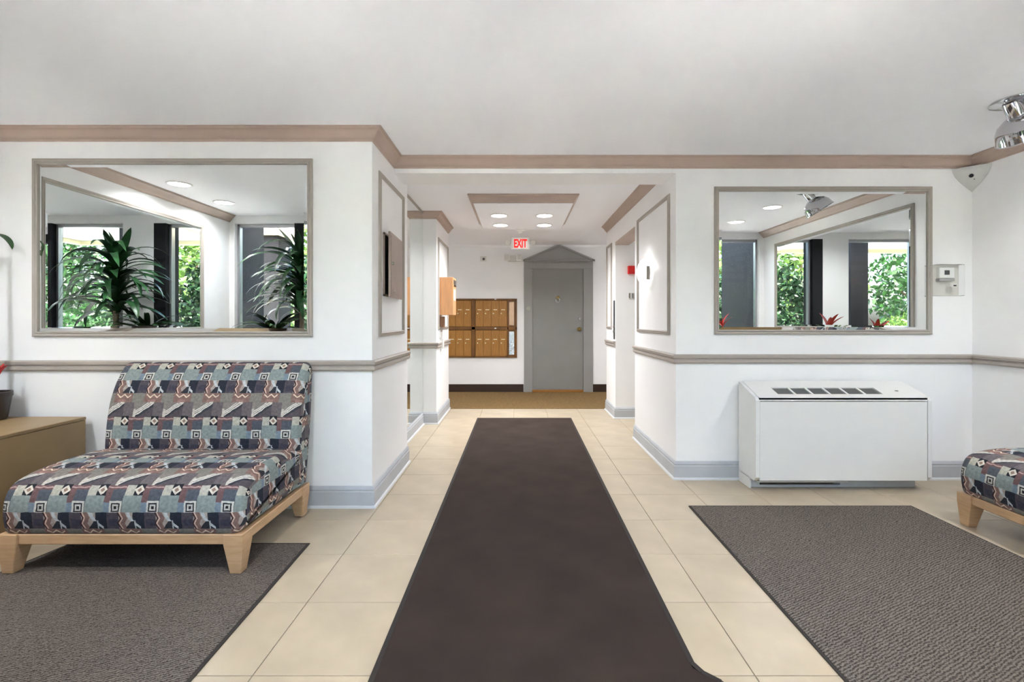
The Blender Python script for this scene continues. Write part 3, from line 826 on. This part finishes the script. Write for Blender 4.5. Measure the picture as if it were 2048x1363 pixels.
for q in range(5):
    add_leaf(r, lf_side, (-3.245, 2.965, 1.66 + 0.008 * q), -2.6 + q * 0.11, random.uniform(-0.2, 0.1), random.uniform(0.5, 0.6))
add_leaf(r, lf_side, (-3.25, 2.985, 1.735), 0.2, 0.25, 0.55)
for q in range(6): add_leaf(r, lf_red, (-3.165, 2.95, 0.87), q * 1.05, random.uniform(-0.3, 0.1), 0.55)
obj('flower_stem', tube(B(), [(-3.20, 2.955, ZP + 0.13), (-3.165, 2.95, 0.88)], [0.005, 0.004], 6), m_leafm, r)

# ================================================================== left corridor side: key cabinet
r = thing('key_cabinet', 'pewter metal wall cabinet with its door ajar on the corridor side wall', 'cabinet', (CX0, 3.6, 1.36))
bm = B(); cb = CX0 + 0.012
for lo, hi in (((CX0 + 0.001, 3.36, 1.368), (cb, 3.375, 1.812)), ((CX0 + 0.001, 3.795, 1.368), (cb, 3.81, 1.812)), ((CX0 + 0.001, 3.36, 1.368), (cb, 3.81, 1.382)), ((CX0 + 0.001, 3.36, 1.798), (cb, 3.81, 1.812))): bx(bm, lo, hi)
obj('cabinet_frame', bm, m_pewter, r)
box('interior', (CX0 + 0.001, 3.375, 1.382), (CX0 + 0.006, 3.795, 1.798), m_black, r)
Md = Matrix.Translation((cb, 3.815, 0)) @ Matrix.Rotation(math.radians(3.2), 4, 'Z')
bm = B(); bx(bm, (0.001, -0.462, 1.362), (0.016, 0.0, 1.818), 0.004, 2); bx(bm, (0.016, -0.44, 1.385), (0.019, -0.02, 1.795), 0.002, 1)
bmesh.ops.transform(bm, matrix=Md, verts=bm.verts)
dd = obj('cabinet_door', bm, m_pewter, r)
for yy, zz, rad in ((-0.405, 1.60, 0.013), (-0.36, 1.405, 0.010)):
    obj('lock', lathe(B(), [(0, 0.014), (rad * 0.7, 0.013), (rad, 0.006), (rad, 0)], 16, Md @ Matrix.Translation((0.0185, yy, zz)) @ Matrix.Rotation(PI / 2, 4, 'Y')), m_nickel, dd, True)

# ================================================================== drop box and notices on the pier
r = thing('drop_box', 'peach wooden drop box with slot on the corridor pier', 'mailbox', (-0.94, 5.89, 1.26))
bm = B(); bx(bm, (-0.938, 5.75, 1.262), (-0.765, 6.02, 1.712), 0.003, 1); obj('body', bm, m_peach, r)
box('slot_plate', (-0.766, 5.775, 1.63), (-0.760, 5.995, 1.685), m_nickel, r, 0.001, 1)
box('slot', (-0.7605, 5.79, 1.61), (-0.757, 5.98, 1.622), m_black, r)
box('notice', (-0.766, 5.80, 1.44), (-0.763, 5.95, 1.57), m_whitep, r)
r = thing('notice_holder', 'small brown box hung below the peach drop box', 'box', (-0.94, 5.9, 1.10))
box('body', (-0.938, 5.83, 1.105), (-0.895, 5.97, 1.245), mat('reddish_brown_wood', (164, 122, 96), 0.5), r, 0.003, 1)
box('lip', (-0.938, 5.80, 1.10), (-0.885, 6.0, 1.112), m_frame, r, 0.002, 1)
r = thing('paper_leaflets', 'loose white leaflets stuck under the brown box on the pier', 'papers', (-0.94, 5.9, 0.9))
for q, (a, c, z0, z1, dx) in enumerate(((5.80, 5.90, 0.985, 1.09, 0.012), (5.90, 6.0, 0.96, 1.085, 0.008), (5.86, 5.95, 0.86, 0.975, 0.037))):
    box('leaflet', (-0.939, a, z0), (-0.939 + dx, c, z1), m_whitep, r, 0.001, 1)

# ================================================================== mailboxes
r = thing('mailbox_bank', 'golden brown bank of apartment mailboxes on the end wall', 'mailboxes', (-0.6, YB, 0.58))
k_ = YB / 967.0
X_ = lambda px: (px - 1035) * k_
Z_ = lambda py: 1.2 - (py - 640) * k_
mx0, mx1, mz0, mz1 = X_(877), X_(1034), Z_(714.5), Z_(597)
fy = YB - 0.028
bm = B()
for lo, hi in (((mx0, fy, mz0), (mx0 + 0.025, YB - 0.001, mz1)), ((mx1 - 0.025, fy, mz0), (mx1, YB - 0.001, mz1)), ((mx0, fy, mz1 - 0.022), (mx1, YB - 0.001, mz1)), ((mx0, fy, mz0), (mx1, YB - 0.001, mz0 + 0.022)),
               ((X_(943.5), fy, mz0), (X_(950.5), YB - 0.001, mz1)), ((X_(1014.5), fy, mz0), (X_(1017), YB - 0.001, mz1)), ((mx0, fy, Z_(659)), (mx1, YB - 0.001, Z_(653)))): bx(bm, lo, hi, 0.002, 1)
obj('surround', bm, m_maild, r)
box('back_board', (mx0 + 0.01, YB - 0.006, mz0 + 0.01), (mx1 - 0.01, YB - 0.001, mz1 - 0.01), m_maild, r)
rows = ((Z_(652.5), Z_(601)), (Z_(711.5), Z_(660)))
for zi, (za, zb) in enumerate(rows):
    for cols in ([X_(880.5) + (X_(943) - X_(880.5)) * q / 4 for q in range(5)], [X_(951) + (X_(1014) - X_(951)) * q / 4 for q in range(5)]):
        for q in range(4):
            a, c = cols[q] + 0.0015, cols[q + 1] - 0.0015
            d = box('mailbox_door', (a, YB - 0.020, za), (c, YB - 0.006, zb), m_mail, r, 0.002, 1)
            xm = a + 0.035; zm = Z_(626.5) if zi == 0 else Z_(685.5)
            obj('lock', lathe(B(), [(0, 0.010), (0.009, 0.009), (0.012, 0.0)], 12, Matrix.Translation((xm, YB - 0.020, zm)) @ Matrix.Rotation(PI / 2, 4, 'X')), m_plate, d, True)
            box('name_plate', (xm + 0.0, YB - 0.023, zm + 0.055), (xm + 0.062, YB - 0.0195, zm + 0.068), m_plate, d, 0.001, 1)
m_foil = mat('crinkled_copper_film', (214, 176, 150), 0.25, metal=0.7, bump=1.0, bscale=40)
m_foil2 = mat('crinkled_silver_film', (214, 214, 226), 0.2, metal=0.8, bump=1.0, bscale=30)
for (za, zb), mm in ((rows[0], m_foil), (rows[1], m_foil2)):
    box('glazed_slot', (X_(1018), YB - 0.016, za + 0.02), (X_(1028.5), YB - 0.008, zb - 0.02), mm, r, 0.002, 1)
for zz in (mz1 - 0.012, Z_(656)):
    box('latch', (X_(989), fy - 0.006, zz - 0.008), (X_(993), fy + 0.002, zz + 0.008), m_whitep, r, 0.002, 1)

# ================================================================== end door with pediment
r = thing('door_1', 'grey door with triangular pediment at the corridor end', None, (0.67, YB, 0), kind='structure')
dx0, dx1 = X_(1064.5), X_(1166.5); dtop = Z_(537)
cx0, cx1 = X_(1048), X_(1185.5)
bm = B()
bx(bm, (cx0, YB - 0.03, 0), (dx0, YB - 0.001, dtop), 0.003, 1); bx(bm, (dx1, YB - 0.03, 0), (cx1, YB - 0.001, dtop), 0.003, 1); bx(bm, (cx0, YB - 0.03, dtop), (cx1, YB - 0.001, Z_(520)), 0.003, 1)
obj('casing', bm, m_greyc, r)
leaf_ = box('door_leaf', (dx0 + 0.004, YB - 0.012, 0.052), (dx1 - 0.004, YB - 0.002, dtop - 0.012), m_grey, r)
box('stop', (dx0, YB - 0.018, dtop - 0.012), (dx1, YB - 0.002, dtop), m_greyc, r)
box('threshold', (dx0, YB - 0.05, 0.006), (dx1, YB - 0.002, 0.045), mat('orange_oak_threshold', (150, 100, 40), 0.5), r, 0.004, 1)
pz = Z_(520); ap = Z_(489); pcx = X_(1117.5); hw = X_(1188.5) - pcx
ped = obj('pediment', prism(B(), [(pcx - hw + 0.04, pz), (pcx + hw - 0.04, pz), (pcx, ap - 0.025)], (YB - 0.025, YB - 0.001), lambda a, b_, e: (a, e, b_)), m_greyc, r)
for sgn in (-1, 1):
    e0 = Vector((pcx + sgn * hw, pz + 0.005)); e1 = Vector((pcx, ap)); n_ = Vector((0, -0.028))
    obj('raking_cornice', prism(B(), [tuple(e0), tuple(e1), tuple(e1 + n_), tuple(e0 + n_)], (YB - 0.06, YB - 0.001), lambda a, b_, e: (a, e, b_)), m_greyc, ped)
box('cornice', (pcx - hw, YB - 0.06, pz - 0.022), (pcx + hw, YB - 0.001, pz + 0.004), m_greyc, ped, 0.003, 1)
db = B(); bx(db, (0, -0.044, 0), (0.026, 0, 0.026)); dme = bpy.data.meshes.new('dentil'); db.to_mesh(dme); db.free(); dme.materials.append(m_greyc)
for q in range(22):
    d = link_obj('dentil', dme, None, ped); d.location = Vector((cx0 + 0.01 + q * (cx1 - cx0 - 0.046) / 21, YB - 0.001, pz - 0.05)) - ORG[r.name]
def ybutton(parent, name, x, z, prof, m, yface):
    return obj(name, lathe(B(), prof, 20, Matrix.Translation((x, yface, z)) @ Matrix.Rotation(PI / 2, 4, 'X')), m, parent, True)
ybutton(leaf_, 'door_knob', X_(1158), Z_(657.5), [(0, 0.062), (0.020, 0.06), (0.031, 0.048), (0.028, 0.032), (0.013, 0.022), (0.013, 0.006), (0.034, 0.005), (0.034, 0)], m_brass, YB - 0.012)
ybutton(leaf_, 'deadbolt', X_(1159), Z_(637), [(0, 0.014), (0.020, 0.013), (0.026, 0.0)], m_chrome, YB - 0.012)
kn = ybutton(leaf_, 'door_knocker', X_(1115.5), Z_(595), [(0, 0.012), (0.026, 0.009), (0.032, 0.0)], m_brass, YB - 0.012)
bm = B(); tube(bm, [(X_(1115.5) + 0.030 * math.sin(t), YB - 0.028, Z_(600) + 0.036 * math.cos(t)) for t in [2 * PI * q / 20 for q in range(21)]], 0.006, 8)
obj('ring', bm, m_chrome, kn, True)
ybutton(r, 'bell_button', X_(1057), Z_(616.5), [(0, 0.010), (0.012, 0.010), (0.014, 0.006), (0.036, 0.005), (0.038, 0)], m_nickel, YB - 0.030)

# ================================================================== exit sign, emergency light, detector
def text_mesh(txt, size, ext, fit=None):
    cu = bpy.data.curves.new('t', 'FONT'); cu.body = txt; cu.size = size; cu.extrude = ext; cu.align_x = 'CENTER'; cu.align_y = 'CENTER'; cu.offset = 0.0035 * size / 0.1
    to = bpy.data.objects.new('t', cu); COL.objects.link(to)
    bpy.context.view_layer.update()
    me = bpy.data.meshes.new_from_object(to.evaluated_get(bpy.context.evaluated_depsgraph_get()))
    bpy.data.objects.remove(to); return me
ey = 6.66
ex = lambda px: (px - 1035) * ey / 967
ez = lambda py: 1.2 - (py - 640) * ey / 967
r = thing('exit_sign', 'white ceiling-hung exit sign with red letters and two lamp heads', 'exit sign', (ex(1041), ey, HC))
box('housing', (ex(1022.5), ey - 0.02, ez(498.5)), (ex(1059), ey + 0.02, ez(475)), m_whitep, r, 0.008, 2)
fc = box('face', (ex(1026.5), ey - 0.0225, ez(497.5)), (ex(1055.5), ey - 0.0195, ez(476.5)), m_exitf, r, 0.002, 1)
me = text_mesh('EXIT', 0.145, 0.0015)
t = link_obj('lettering', me, m_exit, fc)
xs = [v.co.x for v in me.vertices]; ys_ = [v.co.y for v in me.vertices]
sx, sy = (ex(1054) - ex(1028)) / (max(xs) - min(xs)), (ez(478.5) - ez(495.5)) / (max(ys_) - min(ys_))
t.scale = (sx, sy, 1); t.rotation_euler = (PI / 2, 0, 0); mc = ((max(xs) + min(xs)) / 2 * sx, (max(ys_) + min(ys_)) / 2 * sy)
t.location = Vector((ex(1041) - mc[0], ey - 0.0232, ez(487) - mc[1])) - ORG[r.name]
obj('canopy', lathe(B(), [(0, -0.001), (0.07, -0.001), (0.07, -0.012), (0.035, -0.03), (0.03, -0.06), (0, -0.06)], 24, Matrix.Translation((ex(1042), ey, HC))), m_whitep, r, True)
for px in (1015.5, 1066):
    sg = -1 if px < 1040 else 1
    hd = obj('lamp_head', lathe(B(), [(0, 0.03), (0.018, 0.028), (0.034, 0.0), (0.036, -0.018), (0.032, -0.022), (0, -0.020)], 20, Matrix.Translation((ex(px), ey, ez(485))) @ Matrix.Rotation(math.radians(-75), 4, 'X')), m_offw, r, True)
    obj('arm', tube(B(), [(ex(1041) + sg * 0.11, ey, ez(484)), (ex(px), ey + 0.02, ez(484))], 0.008, 8), m_offw, hd, True)
r = thing('emergency_light', 'white twin-head emergency light on the end wall beside the pediment', 'emergency light', (X_(1027), YB, Z_(522)))
box('body', (X_(1017), YB - 0.07, Z_(523.5)), (X_(1042), YB - 0.001, Z_(511)), m_offw, r, 0.006)
for px in (1014.5, 1038):
    bm = B(); bx(bm, (X_(px) - 0.045, YB - 0.14, Z_(522.5)), (X_(px) + 0.045, YB - 0.07, Z_(509.5)), 0.016, 3)
    hd = obj('lamp_head', bm, m_whitep, r, True)
    box('lens', (X_(px) - 0.03, YB - 0.143, Z_(521)), (X_(px) + 0.03, YB - 0.139, Z_(511)), m_offw, hd, 0.001, 1)
r = thing('wall_detector', 'small white detector with dark eye on the end wall above the mailboxes', 'detector', (X_(967), YB, Z_(518)))
box('base_plate', (X_(960.5), YB - 0.02, Z_(522.5)), (X_(973), YB - 0.001, Z_(512.5)), m_offw, r, 0.004)
ybutton(r, 'eye', X_(967.5), Z_(518), [(0, 0.02), (0.016, 0.014), (0.022, 0.0)], m_dgrey, YB - 0.02)

# ================================================================== corridor tray with four downlights
r = thing('ceiling_tray', 'dropped white ceiling tray edged in taupe moulding holding four downlights', 'ceiling fixture', (0.06, 5.45, HC))
tx0, tx1, ty0, ty1 = -0.44, 0.555, 4.83, 6.17; tz = 2.362
box('tray_panel', (tx0, ty0, tz), (tx1, ty1, tz + 0.03), m_ceil, r)
bm = sweep(B(), [(tx0, ty0), (tx0, ty1), (tx1, ty1), (tx1, ty0)], [(0, tz + 0.006), (-0.006, tz + 0.008), (-0.016, tz + 0.03), (-0.040, HC - 0.022), (-0.055, HC - 0.014), (-0.055, HC - 0.001), (0.0, HC - 0.001)], True)
obj('tray_moulding', bm, m_crown, r)
def downlight(x, y, z, label, group, watt, rad=0.085):
    q = thing('downlight', label, 'ceiling light', (x, y, z), group)
    Mx = Matrix.Translation((x, y, z))
    obj('trim_ring', lathe(B(), [(rad, 0.0), (rad + 0.018, -0.001), (rad + 0.018, -0.005), (rad + 0.004, -0.009), (rad, -0.005), (rad, 0.0)], 32, Mx), m_white, q, True)
    obj('diffuser', lathe(B(), [(0, -0.004), (rad, -0.004), (rad, -0.001), (0, -0.001)], 32, Mx), m_glow, q)
    ld = bpy.data.lights.new('downlight_lamp', 'AREA'); ld.shape = 'DISK'; ld.size = rad * 2; ld.energy = watt; ld.color = (0.98, 0.985, 1.0); ld.spread = math.radians(150)
    lo = bpy.data.objects.new('lamp', ld); COL.objects.link(lo); lo.parent = q; lo.location = (0, 0, -0.012)
    return q
g1 = 'downlights in the corridor tray'
downlight(-0.205, 5.36, tz, 'near downlight in the ceiling tray on the mailbox side', g1, CORR_W)
downlight(0.30, 5.36, tz, 'near downlight in the ceiling tray on the sconce side', g1, CORR_W)
downlight(-0.207, 5.90, tz, 'far downlight in the ceiling tray on the mailbox side', g1, CORR_W)
downlight(0.325, 5.90, tz, 'far downlight in the ceiling tray on the sconce side', g1, CORR_W)
g2 = 'recessed lobby downlights'
downlight(-3.04, 1.86, H, 'nearer downlight reflected at the top of the wide mirror', g2, DOWN_W)
downlight(-3.05, 1.18, H, 'farther downlight reflected at the top of the wide mirror', g2, DOWN_W)
downlight(2.757, 2.07, H, 'nearer downlight reflected in the mirror above the heating unit', g2, DOWN_W)
downlight(2.725, 1.29, H, 'farther downlight reflected in the mirror above the heating unit', g2, DOWN_W)
g3 = 'added unseen lobby downlights over the runner'  # invented pair out of view, added as extra light for the lobby
downlight(-0.95, 1.30, H, 'added unseen downlight over the near end of the runner, slipper chair side', g3, DOWN_W)
downlight(1.05, 1.30, H, 'added unseen downlight over the near end of the runner, heating unit side', g3, DOWN_W)
g4 = 'added unseen hallway downlights'  # invented lamps around the corners, added to brighten the end wall
downlight(-2.4, 7.3, HC, 'added unseen hallway downlight around the corner past the mailboxes', g4, 15.0)
downlight(2.6, 7.3, HC, 'added unseen hallway downlight around the corner past the grey door', g4, 15.0)

# ================================================================== sconce
r = thing('wall_sconce', 'glowing round white glass sconce in the corridor wall panel', 'wall lamp', (CX1, 4.42, 1.64))
Ms = Matrix.Translation((CX1, 4.42, 1.64)) @ Matrix.Rotation(-PI / 2, 4, 'Y')
obj('glass_bowl', lathe(B(), [(0, 0.105), (0.04, 0.101), (0.08, 0.088), (0.11, 0.068), (0.13, 0.040), (0.132, 0.034), (0.128, 0.036), (0.107, 0.064), (0.078, 0.083), (0.04, 0.096), (0, 0.1)], 36, Ms), m_sglow, r, True)
obj('back_plate', lathe(B(), [(0, 0.016), (0.05, 0.015), (0.056, 0.001), (0, 0.001)], 28, Ms), m_nickel, r, True)
bm = B(); tube(bm, [(CX1 - 0.012, 4.42 - 0.03, 1.60), (CX1 - 0.045, 4.295, 1.60), (CX1 - 0.050, 4.288, 1.64), (CX1 - 0.045, 4.295, 1.66)], 0.007, 8)
bx(bm, (CX1 - 0.058, 4.27, 1.56), (CX1 - 0.030, 4.285, 1.68), 0.003, 1)
obj('clip', bm, m_nickel, r, True)
for dz, e in ((0.05, 1.3),):
    ld = bpy.data.lights.new('sconce_lamp', 'POINT'); ld.energy = e; ld.shadow_soft_size = 0.03; ld.color = (1, 0.98, 0.95)
    lo = bpy.data.objects.new('lamp', ld); COL.objects.link(lo); lo.parent = r; lo.location = (-0.035, 0, dz)

# ================================================================== elevator side things
r = thing('fire_alarm', 'red fire alarm box on the alcove wall', 'fire alarm', (1.42, 5.92, 1.76))
box('housing', (1.345, 5.875, 1.762), (1.50, 5.919, 1.862), m_red, r, 0.008)
box('lens', (1.37, 5.868, 1.785), (1.475, 5.876, 1.84), m_red, r, 0.003)
r = thing('switch_plates', 'grey switch plates on the alcove wall under the red alarm', 'switch', (1.42, 5.92, 1.45))
for a in (1.358, 1.40, 1.442):
    p = box('plate', (a, 5.912, 1.455), (a + 0.030, 5.919, 1.535), m_offw, r, 0.002, 1)
    box('toggle', (a + 0.004, 5.902, 1.47), (a + 0.013, 5.913, 1.53), m_dgrey, p, 0.002, 1)
r = thing('call_plate', 'dark elevator call plate beside the elevator opening', 'call button', (CX1, 5.97, 0.96))
box('plate', (CX1 - 0.008, 5.945, 0.965), (CX1 - 0.0005, 6.02, 1.445), m_dgrey, r, 0.002, 1)
for zz in (1.06, 1.12):
    obj('button', lathe(B(), [(0, 0.012), (0.014, 0.011), (0.016, 0.0)], 16, Matrix.Translation((CX1 - 0.008, 5.98, zz)) @ Matrix.Rotation(-PI / 2, 4, 'Y')), m_nickel, r, True)

# ================================================================== corner camera, thermostat, chrome ceiling lamp
cz = H - 0.08
r = thing('corner_camera', 'white triangular camera housing in the ceiling corner', 'camera', (XR, YR, cz))
bm = B(); nn_ = 8; L_ = 0.155
# curved three-cornered shell: top edge between the two walls, tip down in the corner
def shell(u_, v_):
    # u along top edge 0..1, v down 0..1
    a = Vector((XR - L_, YR - 0.002, cz - 0.006)); c = Vector((XR - 0.002, YR - L_, cz - 0.006)); tip = Vector((XR - 0.004, YR - 0.004, cz - 0.175))
    w = (1 - v_ ** 1.7)
    top = a.lerp(c, u_); mid = a.lerp(c, 0.5)
    p = Vector((0, 0, 0)); base = Vector((XR - 0.003, YR - 0.003, 0))
    h = top.copy(); h.x = base.x + (top.x - base.x) * w; h.y = base.y + (top.y - base.y) * w; h.z = cz - 0.006 - 0.17 * v_
    bul = 0.022 * math.sin(PI * u_) * math.sin(PI * min(1, v_ + 0.12)) 
    h.x -= bul; h.y -= bul
    return h
gr = [[bm.verts.new(shell(i / nn_, j / nn_)) for i in range(nn_ + 1)] for j in range(nn_)]
tipv = bm.verts.new((XR - 0.003, YR - 0.003, cz - 0.178))
for j in range(nn_ - 1):
    for i in range(nn_): bm.faces.new((gr[j][i], gr[j][i + 1], gr[j + 1][i + 1], gr[j + 1][i]))
for i in range(nn_): bm.faces.new((gr[-1][i], gr[-1][i + 1], tipv))
cor = bm.verts.new((XR - 0.003, YR - 0.003, cz - 0.006))
bm.faces.new([cor] + gr[0])
bm.faces.new([cor] + [gr[j][0] for j in range(nn_)] + [tipv]); bm.faces.new([cor] + [gr[j][nn_] for j in range(nn_)] + [tipv])
obj('housing', bm, mat('grey_white_plastic', (206, 206, 204), 0.4), r, True)
Ml = Matrix.Translation(shell(0.5, 0.42) + Vector((-0.002, -0.002, 0))) @ Vector((-1, -1, -0.55)).to_track_quat('Z', 'Y').to_matrix().to_4x4()
obj('lens', lathe(B(), [(0, 0.008), (0.010, 0.007), (0.014, 0.0), (0.014, -0.012)], 20, Ml), m_black, r, True)
Ml2 = Matrix.Translation(shell(0.62, 0.56) + Vector((-0.001, -0.001, 0))) @ Vector((-1, -1, -0.6)).to_track_quat('Z', 'Y').to_matrix().to_4x4()
obj('indicator', lathe(B(), [(0, 0.004), (0.004, 0.003), (0.004, -0.006)], 10, Ml2), m_chrome, r)

k2 = 3.64 / 967
tX = lambda px: (px - 1035) * k2
tZ = lambda py: 1.2 - (py - 640) * k2
r = thing('thermostat', 'white thermostat inside a clear lockable cover beside the mirror', 'thermostat', (tX(1894), YR, tZ(592)))
box('back_plate', (tX(1866), YR - 0.006, tZ(591)), (tX(1921), YR - 0.0005, tZ(529)), m_offw, r, 0.004)
bd = box('body', (tX(1876), YR - 0.035, tZ(556.5)), (tX(1906), YR - 0.006, tZ(535)), m_whitep, r, 0.006, 3)
box('screen', (tX(1885.5), YR - 0.0362, tZ(549.5)), (tX(1895.5), YR - 0.0345, tZ(540.5)), m_dgrey, bd)
box('lower_lip', (tX(1874), YR - 0.040, tZ(562)), (tX(1905), YR - 0.006, tZ(557)), mat('grey_plastic', (168, 168, 166), 0.4), bd, 0.003)
bm = B(); bx(bm, (tX(1865), YR - 0.066, tZ(592)), (tX(1920), YR - 0.003, tZ(529)), 0.012, 3)
obj('clear_cover', bm, m_clear, r)
lk = box('lock_housing', (tX(1890), YR - 0.072, tZ(575)), (tX(1903), YR - 0.05, tZ(566)), m_offw, r, 0.004)
box('key_slot', (tX(1894.5), YR - 0.0735, tZ(573)), (tX(1900), YR - 0.0715, tZ(570.5)), m_black, lk)
box('cover_rib', (tX(1890.5), YR - 0.069, tZ(590)), (tX(1894), YR - 0.064, tZ(575)), m_clear, r)

r = thing('chrome_ceiling_lamp', 'chrome bell-shaped ceiling spotlight on a round canopy near the corner', 'spotlight', (2.85, 2.72, H))
obj('canopy', lathe(B(), [(0, -0.001), (0.125, -0.001), (0.125, -0.006), (0.10, -0.016), (0.045, -0.026), (0, -0.028)], 36, Matrix.Translation((2.80, 2.70, H))), m_chrome, r, True)
ax = Vector((0.50, 0.14, -0.80)).normalized()
p0 = Vector((2.765, 2.70, H - 0.025))
Ma = Matrix.Translation(p0) @ ax.to_track_quat('Z', 'Y').to_matrix().to_4x4() @ Matrix.Scale(1.12, 4)
obj('neck', lathe(B(), [(0, -0.02), (0.036, -0.02), (0.038, 0.0), (0.036, 0.05), (0.033, 0.062), (0, 0.062)], 24, Ma), m_chrome, r, True)
hd = obj('bell_shade', lathe(B(), [(0, 0.055), (0.034, 0.056), (0.052, 0.064), (0.085, 0.088), (0.103, 0.120), (0.108, 0.150), (0.112, 0.168), (0.116, 0.170), (0.112, 0.174), (0.104, 0.165), (0.098, 0.14), (0.085, 0.10), (0.05, 0.072), (0, 0.066)], 40, Ma), m_chrome, r, True)
lp = bpy.data.lights.new('spot_lamp', 'SPOT'); lp.energy = 9.0; lp.spot_size = math.radians(110); lp.spot_blend = 0.9; lp.shadow_soft_size = 0.05; lp.color = (1, 0.98, 0.95)
lo = bpy.data.objects.new('lamp', lp); COL.objects.link(lo); lo.parent = r; lo.location = p0 + ax * 0.19 - ORG[r.name]; lo.rotation_euler = (-ax).to_track_quat('Z', 'Y').to_euler()
obj('bulb', lathe(B(), [(0, 0.158), (0.03, 0.150), (0.048, 0.125), (0.04, 0.09), (0.02, 0.075), (0, 0.072)], 24, Ma), m_offw, hd, True)

# ================================================================== outside, seen in the mirrors
struct(box('ground_paving', (-9, -4.2, -0.15), (9, 0.4, -0.02), m_conc), 'pale paving outside the street windows')
struct(box('ground_street', (-40, -30, -0.16), (40, -4.2, -0.03), m_asph), 'grey street beyond the paving')
r = thing('entrance_canopy', 'pale boarded canopy over the street entrance on dark columns', 'canopy', (0, -2.5, 0))
box('fascia', (-1.6, -3.0, 2.62), (1.6, -2.9, 2.95), m_cream, r); box('fascia', (-1.6, -2.9, 2.62), (-1.5, 0.1, 2.95), m_cream, r); box('fascia', (1.5, -2.9, 2.62), (1.6, 0.1, 2.95), m_cream, r)
for q in range(11):
    box('soffit_board', (-1.5, -2.9 + q * 0.272, 2.70), (1.5, -2.9 + q * 0.272 + 0.266, 2.72), m_soff, r)
for sx, sy in ((-1.36, -0.62), (1.36, -0.62)):
    box('column', (sx - 0.14, sy - 0.14, -0.02), (sx + 0.14, sy + 0.14, 2.69), m_bronze, r)
r = thing('dark_porch_column', 'dark square column with a cream beam reflected in the wide mirror', 'column', (-3.85, -1.4, 0))
box('shaft', (-4.05, -1.6, -0.02), (-3.66, -1.2, 2.5), m_bronze, r); box('beam', (-5.5, -1.7, 2.5), (-2.9, -1.1, 2.85), m_cream, r)

def foliage(bm, c, rad, n, ls, shell=0.55):
    for _ in range(n):
        while True:
            p = Vector((random.uniform(-1, 1), random.uniform(-1, 1), random.uniform(-1, 1)))
            if shell < p.length < 1: break
        q = Vector((c[0] + p.x * rad[0], c[1] + p.y * rad[1], c[2] + p.z * rad[2]))
        s = ls * random.uniform(0.6, 1.3)
        d = Vector((random.gauss(0, 1), random.gauss(0, 1), random.gauss(0, 1) - 0.2)).normalized(); e = d.cross(Vector((random.gauss(0, 1), random.gauss(0, 1), random.gauss(0, 1)))).normalized()
        vv = [bm.verts.new(q + w) for w in (Vector((0, 0, 0)), d * s * 0.5 + e * s * 0.22, d * s, d * s * 0.5 - e * s * 0.22)]
        bm.faces.new(vv)
def shrub(c, rad, n, ls, m, label, group='shrubs outside the street windows'):
    r = thing('shrub', label, 'shrub', (c[0], c[1], -0.02), group)
    bm = B(); foliage(bm, c, rad, n, ls); o = obj('foliage', bm, m, r); o['kind'] = 'stuff'
    obj('stem', tube(B(), [(c[0], c[1], -0.02), (c[0], c[1], c[2])], [0.04, 0.02], 8), m_bark, r)
def tree(c, rad, n, ls, m, label, group='trees across the street'):
    r = thing('street_tree', label, 'tree', (c[0], c[1], -0.03), group)
    bm = B(); foliage(bm, c, rad, n, ls, 0.3); o = obj('foliage', bm, m, r); o['kind'] = 'stuff'
    obj('trunk', tube(B(), [(c[0], c[1], -0.03), (c[0] + 0.1, c[1], c[2] * 0.6), (c[0], c[1], c[2] + rad[2] * 0.5)], [0.16, 0.12, 0.04], 10), m_bark, r, True)
    for q in range(5):
        a = q * 1.26; obj('branch', tube(B(), [(c[0] + 0.08, c[1], c[2] * 0.55), (c[0] + rad[0] * 0.6 * math.cos(a), c[1] + rad[1] * 0.6 * math.sin(a), c[2] + 0.2 * rad[2] * (q % 3))], [0.06, 0.02], 6), m_bark, r, True)
shrub((-1.95, -1.55, 1.10), (0.62, 0.5, 1.20), 4200, 0.11, m_leafd, 'dense dark shrub outside, reflected beside the strap-leaved plant')
shrub((-0.4, -3.9, 0.9), (0.6, 0.5, 1.0), 2600, 0.11, m_leafm, 'rounded green shrub outside, farther along the wide mirror reflection')
shrub((2.05, -1.45, 1.05), (0.62, 0.5, 1.18), 4200, 0.11, m_leafd, 'dense dark shrub reflected beside the white pier above the heating unit')
shrub((1.5, -3.9, 1.1), (0.6, 0.5, 1.15), 2600, 0.11, m_leafm, 'lighter shrub behind the dense dark one above the heating unit')
shrub((-5.2, -2.6, 0.8), (1.1, 0.7, 0.9), 2400, 0.12, m_leafl, 'bright low shrub behind the dark porch column')
tl = ['bright green tree across the street, far end of the wide mirror reflection', 'mid green tree across the street, left of centre', 'bright green tree across the street, at the canopy', 'mid green tree across the street, right of the canopy', 'bright green tree across the street, beyond the dark column', 'mid green tree across the street, at the far right end', 'bright tree nearest the porch column outside', 'loose tree at the street corner outside']
tp = [(-15, -12.5), (-9.6, -12), (-4.6, -12.2), (0.5, -12), (5.6, -12.4), (10.7, -12), (-9.5, -4.2), (9.6, -4.4)]
for i_, ((x, y), lb) in enumerate(zip(tp, tl)):
    tree((x, y, 2.3 + 0.3 * (i_ % 3)), (2.4, 1.7, 2.3), 3600, 0.28, m_leafl if i_ % 2 == 0 else m_leafm, lb)
for i_, x in enumerate((-11.5, -6.5, -1.8, 2.6, 7.2)):
    shrub((x, -8.4, 0.6), (1.9, 0.8, 0.9), 2000, 0.16, m_leafl if i_ % 2 else m_leafm, ['low hedge across the street near the porch column', 'low hedge across the street, straight out', 'low hedge across the street at the canopy', 'low hedge across the street past the dark column', 'low hedge across the street at the right end'][i_], 'hedges across the street')
